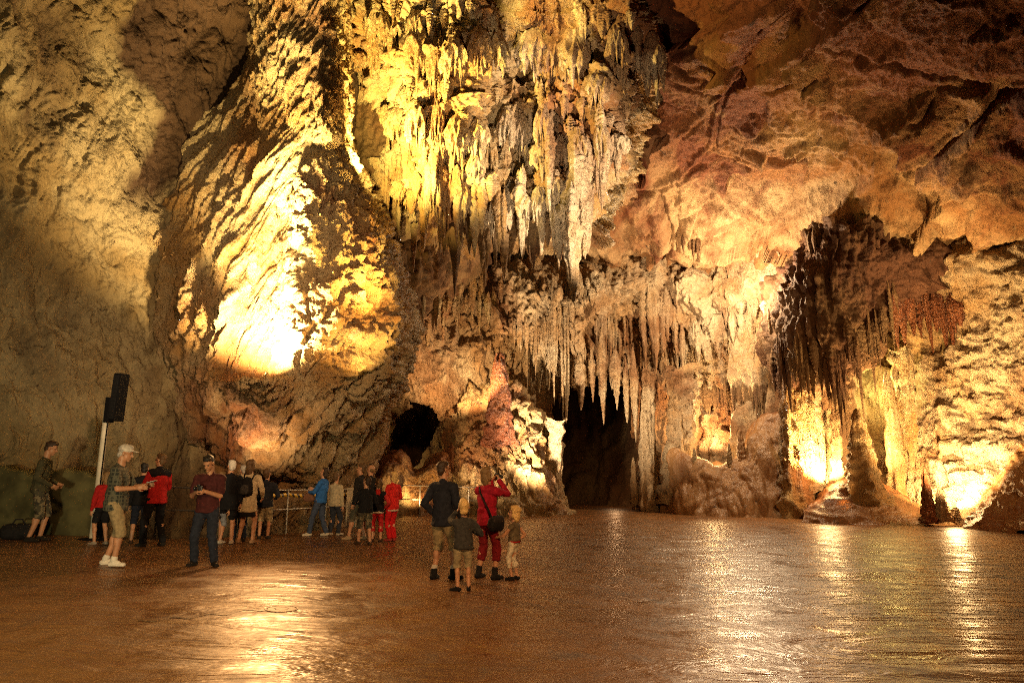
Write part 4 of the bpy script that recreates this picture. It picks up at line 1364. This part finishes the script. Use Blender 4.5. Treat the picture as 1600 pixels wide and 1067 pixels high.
    # top
    if jacket is not None:
        t_ = Blob(s_)
        i_ = .024
        t_.cap(wst, cst, .135 * fat + i_, .155 * fat + i_, 1, .72)
        t_.cap((0, 0, hem), wst, .152 * fat + i_ + .006, .138 * fat + i_, 1, .78, eb=.15)
        t_.cap((-shw * .85, lean, shz), (shw * .85, lean, shz), .072 + i_ * .6, .072 + i_ * .6)
        t_.cap((0, lean - .005, shz), (0, lean, nk.z + .02), .085, .068)
        for S_, E_, W_ in els:
            if sleeve == 'long':
                t_.cap(S_, E_, .060 + i_ * .6, .054 + i_ * .3)
                t_.cap(E_, W_ - (W_ - E_).normalized() * .01, .054 + i_ * .3, .04)
            elif sleeve == 'short':
                t_.cap(S_, S_ * .25 + E_ * .75, .064 + i_ * .5, .06 + i_ * .4)
            else:
                t_.cap(S_, S_ * .9 + E_ * .1, .06, .056)
        if hood is not None:
            t_.ell((0, lean - .09, nk.z - .0), (.10, .06, .085))
        t_.build('jacket' if sleeve == 'long' else 'shirt', vx, jacket, root, 3, .012)
    if sleeve == 'vest' and collar is not None:
        t_ = Blob(s_)
        for S_, E_, W_ in els:
            t_.cap(S_, E_, .060, .054)
            t_.cap(E_, W_ - (W_ - E_).normalized() * .01, .054, .04)
        t_.cap((0, lean - .03, nk.z - .02), (0, lean - .02, nk.z + .03), .085, .075)
        t_.build('sleeves', .011, collar, root, 2, .005)
    elif collar is not None:
        t_ = Blob(s_)
        t_.cap((-shw * .8, lean, shz + .012), (shw * .8, lean, shz + .012), .10, .10, 1, 1)
        t_.cap((0, lean - .01, nk.z - .03), (0, lean, nk.z + .04), .09, .075)
        t_.build('yoke', vx, collar, root, 2, .004)
    if hemcol is not None:
        t_ = Blob(s_)
        t_.cap((0, 0, hem - .035), (0, 0, hem + .03), .15 * fat + .02, .15 * fat + .022, 1, .78, eb=.15)
        t_.build('hem', vx, hemcol, root, 2, .004)
    # bottom
    if bottom is not None:
        t_ = Blob(s_)
        t_.cap((0, 0, .88), (0, 0, 1.0), .152 * fat, .145 * fat, 1, .74)
        for Hp, K_, A_, fd in legs:
            if blen == 'shorts':
                t_.cap(Hp, K_ * .88 + Hp * .12, .098 * fat, .088, eb=.3)
            elif blen == 'knee':
                t_.cap(Hp, K_, .095 * fat, .076)
                t_.cap(K_, K_ * .84 + A_ * .16, .080, .080, eb=.25)
            elif blen == 'capri':
                t_.cap(Hp, K_, .092 * fat, .070)
                t_.cap(K_, K_ * .5 + A_ * .5, .076, .072, eb=.25)
            else:
                t_.cap(Hp, K_, .095 * fat, .074)
                t_.cap(K_, A_ + Vector((0, -.005, -.01)), .074, .064, eb=.3)
        t_.build('shorts' if blen in ('shorts', 'knee') else 'trousers', vx, bottom, root, 3, .011)
    if skirt is not None:
        t_ = Blob(s_)
        t_.cap((0, 0, .57), (0, 0, .98), .18, .15, 1, .74, eb=.15)
        t_.build('skirt', vx, skirt, root, 3, .006)
    shm = cloth(shoe, .2) if isinstance(shoe, tuple) else shoe
    for Hp, K_, A_, fd in legs:
        t_ = Blob(s_)
        r3 = (fd.y, -fd.x, 0)
        t_.cap(A_ - fd * .045 + Vector((0, 0, -.045)), A_ + fd * .15 + Vector((0, 0, -.055)), .043, .034, 1.05, .82, r3)
        t_.cap(A_ - fd * .045 + Vector((0, 0, -.066)), A_ + fd * .16 + Vector((0, 0, -.068)), .045, .042, 1.0, .4, r3)
        t_.cap(A_ + Vector((0, 0, -.02)), A_ + fd * .07 + Vector((0, 0, -.04)), .044, .036)
        if boots:
            t_.cap(A_ - Vector((0, 0, .03)), A_ + (K_ - A_) * .2, .052, .05)
        t_.build('boot' if boots else 'shoe', .009, shm, root, 1)
        if sock is not None:
            t_ = Blob(s_)
            q0 = .16 if boots else .0
            t_.cap(A_ + (K_ - A_) * q0, A_ + (K_ - A_) * (q0 + .09), .05, .049)
            t_.build('sock', .009, cloth(sock, .1), root, 1)
    Mw = Matrix.Translation(g_) @ Matrix.Rotation(fr, 4, 'Z')
    return dict(root=root, s=s_, W=lambda v: Mw @ (Vector(v) * s_), rot=fr, hands=hand_pts, legs=legs, cst=cst, shz=shz)


CL = cloth
BLK, NAVY, KHAKI = CL((.010, .010, .012)), CL((.016, .020, .035)), CL((.26, .20, .11))
DENIM = CL((.055, .075, .13))

person(52, 845, 690, -70, 'man in olive top and patterned shorts standing alone by the low wall', TAN, 'brown', 0, CL((.06, .055, .03)), 'long', .86, 1.05,
       CAMO, 'knee', (.015, .012, .01), hands=((-.18, .22, 1.0), (.18, .2, .98)), feet=((-.09, .07), (.1, -.05)), head=(-5, -18), lean=.03)
plaid = person(171, 884, 696, -78, 'grey haired man in pale cap, dark plaid shirt and khaki shorts holding a tablet', TAN, 'grey', 0, PLAID, 'short', .80, 1.2, KHAKI, 'knee',
               (.62, .58, .5), hands=((-.10, .36, 1.16, (.3, 1, .15)), (.16, .30, 1.12, (-.2, 1, .15))), feet=((-.12, -.10), (.10, .08)), head=(0, -14), sock=(.6, .57, .5), voxel=.0075, cap=CL((.5, .46, .40)))
person(155, 850, 738, 60, 'person in red and black half hidden behind the plaid shirted man', SKIN, 'fair', 1, CL((.35, .015, .015)), 'long', .9, 1.0, BLK, 'shorts', (.3, .25, .2),
       feet=((-.1, .05), (.1, -.1)))
person(214, 849, 724, 20, 'person in black top and shorts between the plaid shirted man and the red jacket', SKIN, 'black', 0, BLK, 'long', .84, 1.05, NAVY, 'knee', (.05, .03, .02), feet=((-.14, .1), (.13, -.12)))
person(238, 853, 710, 62, 'man in red jacket with black shoulders and black trousers, seen in profile', SKIN, 'sandy', 0, CL((.42, .018, .018)), 'long', .82, 1.12, BLK, 'trousers',
       collar=CL((.012, .01, .012)), boots=True, hands=((-.12, .3, 1.1), (.14, .28, 1.1)), feet=((-.17, .06), (.17, -.06)), head=(18, 4), voxel=.0075)
pc = person(317, 883, 711, 178, 'man in dark maroon sweater and dark jeans facing us and looking down at a camera', TAN, 'black', 0, CL((.055, .014, .014)), 'short', .84, 1.12, CL((.018, .022, .035)), 'trousers',
            (.015, .012, .01), hands=((-.075, .27, 1.17, (.75, .7, .25)), (.075, .27, 1.17, (-.75, .7, .25))), feet=((-.19, .02, 40), (.15, 0, -8)), head=(0, -32), curl=.8, voxel=.0075)
person(338, 849, 738, -10, 'fair haired child in pinkish red sweater behind the maroon sweater man', SKIN, 'fair', 0, CL((.35, .06, .06)), 'long', .88, .95, CL((.2, .22, .26)), 'knee', (.5, .45, .4), hs=1.1)
person(352, 850, 720, 25, 'white haired person in black coat and black shorts at the railing', SKIN, 'white', 0, BLK, 'long', .72, 1.12, BLK, 'shorts', (.45, .38, .3), head=(20, 5))
bw = person(383, 849, 719, -4, 'woman in long beige cardigan carrying a dark backpack, seen from behind', SKIN, 'sandy', 1, CL((.55, .45, .29)), 'long', .66, 1.12, None, skirt=CL((.012, .01, .01)),
            shoe=(.35, .22, .13), hands=((-.27, .03, .80), (.24, .16, .96)), feet=((-.15, 0), (.15, 0)), head=(-12, 4), voxel=.0075)
person(372, 846, 728, 30, 'person with grey fair hair hidden behind the beige cardigan woman', SKIN, 'grey', 0, NAVY, 'long', .86, 1, NAVY, 'trousers', head=(20, 0))
person(411, 842, 733, 8, 'boy in dark jacket and pale camouflage shorts next to the beige cardigan woman', SKIN, 'sandy', 0, CL((.02, .022, .03)), 'long', .80, 1.15, CL((.32, .26, .15), .6), 'knee', (.03, .025, .02),
       hs=1.1, head=(-15, 8), hood=True, hands=((-.2, .16, 1.0), (.2, .16, 1.0)))
bl = person(498, 837, 731, 82, 'woman in bright blue jacket and jeans leaning back to look up', SKIN, 'brown', .5, CL((.03, .13, .42)), 'long', .86, 1.1, DENIM, 'trousers', (.6, .55, .45),
            hands=((-.08, .3, 1.12), (.12, .26, 1.2)), feet=((-.12, .22), (.1, -.16)), head=(8, 12), lean=-.06)
person(521, 836, 739, -25, 'boy in cream sweater and dark jeans behind the blue jacket woman', SKIN, 'sandy', 0, CL((.45, .38, .25)), 'long', .82, 1.1, CL((.03, .035, .05)), 'trousers', (.4, .35, .28), hs=1.08,
       head=(10, 6), feet=((-.14, 0), (.12, .06)))
person(560, 843, 725, 78, 'short haired man in dark jacket looking left behind the boys', SKIN, 'sandy', 0, CL((.02, .017, .015)), 'long', .82, 1.1, CL((.14, .12, .08)), 'knee', (.35, .25, .15), head=(10, 8), feet=((-.1, .2), (.1, -.1)))
person(575, 842, 727, 30, 'balding man in black jacket behind the boy with the white striped jacket', SKIN, 'fair', 0, CL((.018, .016, .016)), 'long', .82, 1.2, CL((.16, .13, .09)), 'knee', head=(35, 5), bald=True)
by = person(569, 851, 745, 35, 'boy in black jacket with one white stripe and camouflage shorts', SKIN, 'brown', 0, BLK, 'long', .84, 1.2, CAMO, 'knee', (.06, .035, .02), hs=1.12, head=(20, 8),
            hands=((-.16, .24, 1.12), (.18, .24, 1.1)), feet=((-.08, .2), (.1, -.14)))
person(588, 846, 749, 12, 'small boy in black vest with red sleeves and red shorts', SKIN, 'sandy', 0, CL((.014, .013, .016)), 'vest', .84, 1.15, CL((.42, .02, .02)), 'capri', (.06, .03, .02), hs=1.18,
       collar=CL((.5, .03, .03)), hands=((-.2, .16, 1.0), (.22, .1, .95)), hemcol=CL((.6, .5, .4)), head=(10, 6))
person(612, 845, 738, 55, 'fair haired woman in bright red jacket and red trousers', SKIN, 'blond', .6, CL((.62, .025, .022)), 'long', .80, 1.05, CL((.55, .014, .016)), 'trousers', (.3, .05, .04),
       hands=((-.12, .22, 1.05), (.2, .22, .98)), feet=((-.06, .02), (.06, -.02)), head=(15, 6), hemcol=CL((.6, .45, .35)))
person(690, 905, 722, -30, 'man in dark jacket, khaki shorts and black boots next to the red dressed photographer', TAN, 'brown', 0, CL((.016, .017, .024)), 'long', .80, 1.08, CL((.25, .19, .10)), 'knee',
       (.012, .011, .011), boots=True, sock=(.45, .4, .33), hands=((-.23, .1, .95), (.23, .12, .92)), feet=((-.14, -.02, 12), (.15, .08, -30)), head=(-28, 4), voxel=.0075)
person(723, 923, 780, 12, 'blond boy in dark grey jacket with one hand raised to his ear', SKIN, 'blond', 0, CL((.045, .043, .04)), 'long', .80, 1.15, CL((.30, .25, .15)), 'knee', (.012, .011, .012),
       hs=1.3, hands=((-.13, .12, 1.50, (.6, .3, .7)), (.22, .16, 1.12)), feet=((-.10, .0, 60), (.12, .02, -10)), head=(-5, 16), voxel=.008)
ph = person(760, 904, 730, -38, 'woman dressed in crimson raising a camera to her eye', SKIN, 'fair', .6, CL((.34, .012, .030)), 'long', .84, 1.05, CL((.16, .010, .014)), 'capri', (.016, .014, .015),
            boots=True, hands=((-.07, .20, 1.54, (.5, .4, .6)), (.10, .19, 1.54, (-.4, .5, .6))), feet=((-.17, .0, 5), (.17, .0, -12)), head=(-6, 10), curl=.9, voxel=.0075)
person(804, 906, 791, 62, 'blond toddler in olive vest and white trousers stretching out one arm', SKIN, 'blond', .4, CL((.13, .10, .06)), 'vest', .92, 1.12, CL((.62, .55, .42)), 'capri', (.014, .013, .015),
       boots=False, hs=1.42, hands=((-.22, .40, 1.0), (.22, .04, .9)), feet=((-.09, .03), (.09, -.03)), head=(10, 4), hemcol=CL((.42, .02, .02)), voxel=.008)


def held(name, p, rot, parts, label, cat):
    """small made thing: parts = [(part name, boxes, material, bevel)]"""
    r0 = empty(name, p, rot)
    tag(r0, label, cat)
    for n_, bx, mt, bv in parts:
        boxmesh(n_, bx, mt, r0, bv)
    return r0


cb = plain('camera_black', (.012, .012, .013), .45, .5, .2, 40)
lens_m = plain('lens_black', (.008, .008, .01), .2, .6, .1, 40)
for d_, fw, lb_, z_ in ((pc, .345, 'black camera held in both hands by the maroon sweater man', 1.22), (ph, .27, 'black camera held up by the crimson dressed woman', 1.60)):
    r0 = held('camera_in_hands', d_['W']((0.02, fw - .02, z_)), d_['rot'], [('camera_body', [((0, 0, 0), (.13, .06, .085), 0), ((0, 0, .05), (.05, .05, .03), 0)], cb, .012)], lb_, 'camera')
    V, Q = lathe([(.001, .0), (.034, 0), (.036, .05), (.033, .085), (.028, .085), (.026, .07), (.001, .07)], 20)
    V = V[:, [0, 2, 1]] * (1, 1, -1) + (0, .03, 0)
    np_mesh('lens', V, Q, lens_m, parent=r0)
held('tablet', plaid['W']((.03, .47, 1.21)), plaid['rot'] + .1, [('case', [((0, 0, 0), (.22, .13, .012), 0)], cb, .004), ('screen', [((0, 0, .0085), (.20, .115, .004), 0)], plain('screen_glass', (.5, .48, .44), .15, .6, .05, 10), .001)],
     'small pale tablet held by the plaid shirted man', 'tablet').rotation_euler.x = .25


def soft(name, ells, mat, voxel=.012, parent=None, wr=.004):
    b_ = Blob(1)
    for e in ells:
        if e[0] == 'e':
            b_.ell(e[1], e[2])
        else:
            b_.cap(*e[1:])
    return b_.build(name, voxel, mat, parent, 3, wr)


bag_b = CL((.014, .013, .014))
# backpack
r0 = empty('backpack', bw['W']((0.02, -.19, 1.20)), bw['rot'])
tag(r0, 'dark rounded backpack with grey trim on the beige cardigan woman', 'backpack')
soft('pack_body', [('c', (0, 0, -.12), (0, .01, .12), .15, .12, 1, .62)], bag_b, .012, r0)
soft('front_pocket', [('c', (0, -.09, -.13), (0, -.08, .0), .10, .085, 1, .45)], CL((.05, .047, .045)), .01, r0)
for sd in (-1, 1):
    tube('strap', [(sd * .09, .06, .16), (sd * .11, .12, .24), (sd * .12, .22, .25), (sd * .14, .30, .12), (sd * .14, .30, -.05)], .016, bag_b, r0)
# shoulder bag of the photographer
r0 = empty('shoulder_bag', ph['W']((.22, -.03, .92)), ph['rot'])
tag(r0, 'black shoulder bag on the hip of the crimson dressed woman', 'bag')
soft('bag_body', [('c', (0, -.10, -.06), (0, .10, -.06), .12, .12, .62, 1)], bag_b, .012, r0)
soft('flap', [('c', (.03, -.09, .0), (.03, .09, .0), .075, .075, .7, 1)], CL((.03, .025, .025)), .012, r0)
tube('strap', [(0, -.10, .03), (-.10, -.12, .22), (-.25, -.10, .42), (-.33, -.02, .50), (-.33, .08, .47)], .014, bag_b, r0)
# handbag of the blue jacket woman
r0 = empty('handbag', bl['W']((-.06, .30, .98)), bl['rot'])
tag(r0, 'brown handbag held in front of the blue jacket woman', 'handbag')
soft('bag_body', [('c', (0, -.09, 0), (0, .09, 0), .10, .10, .6, 1)], CL((.16, .08, .05)), .012, r0)
tube('handle', [(0, -.08, .08), (0, -.03, .16), (0, .03, .16), (0, .08, .08)], .012, CL((.12, .06, .04)), r0)
# white stripe across the boy's jacket
st = Blob(by['s'])
st.cap((-.02, .0, 1.165), (.02, .0, 1.165), .155, .155, 1, .12)
# bag on the floor at far left
r0 = empty('duffel_bag', G(26, 842), .3)
tag(r0, 'dark bag lying on the floor at the foot of the low wall', 'bag')
soft('bag_body', [('c', (-.15, 0, .14), (.15, 0, .14), .16, .15, 1, .9)], bag_b, .015, r0, .01)
tube('handle', [(-.1, 0, .28), (-.05, 0, .36), (.05, 0, .36), (.1, 0, .28)], .014, bag_b, r0)
bake_blobs()
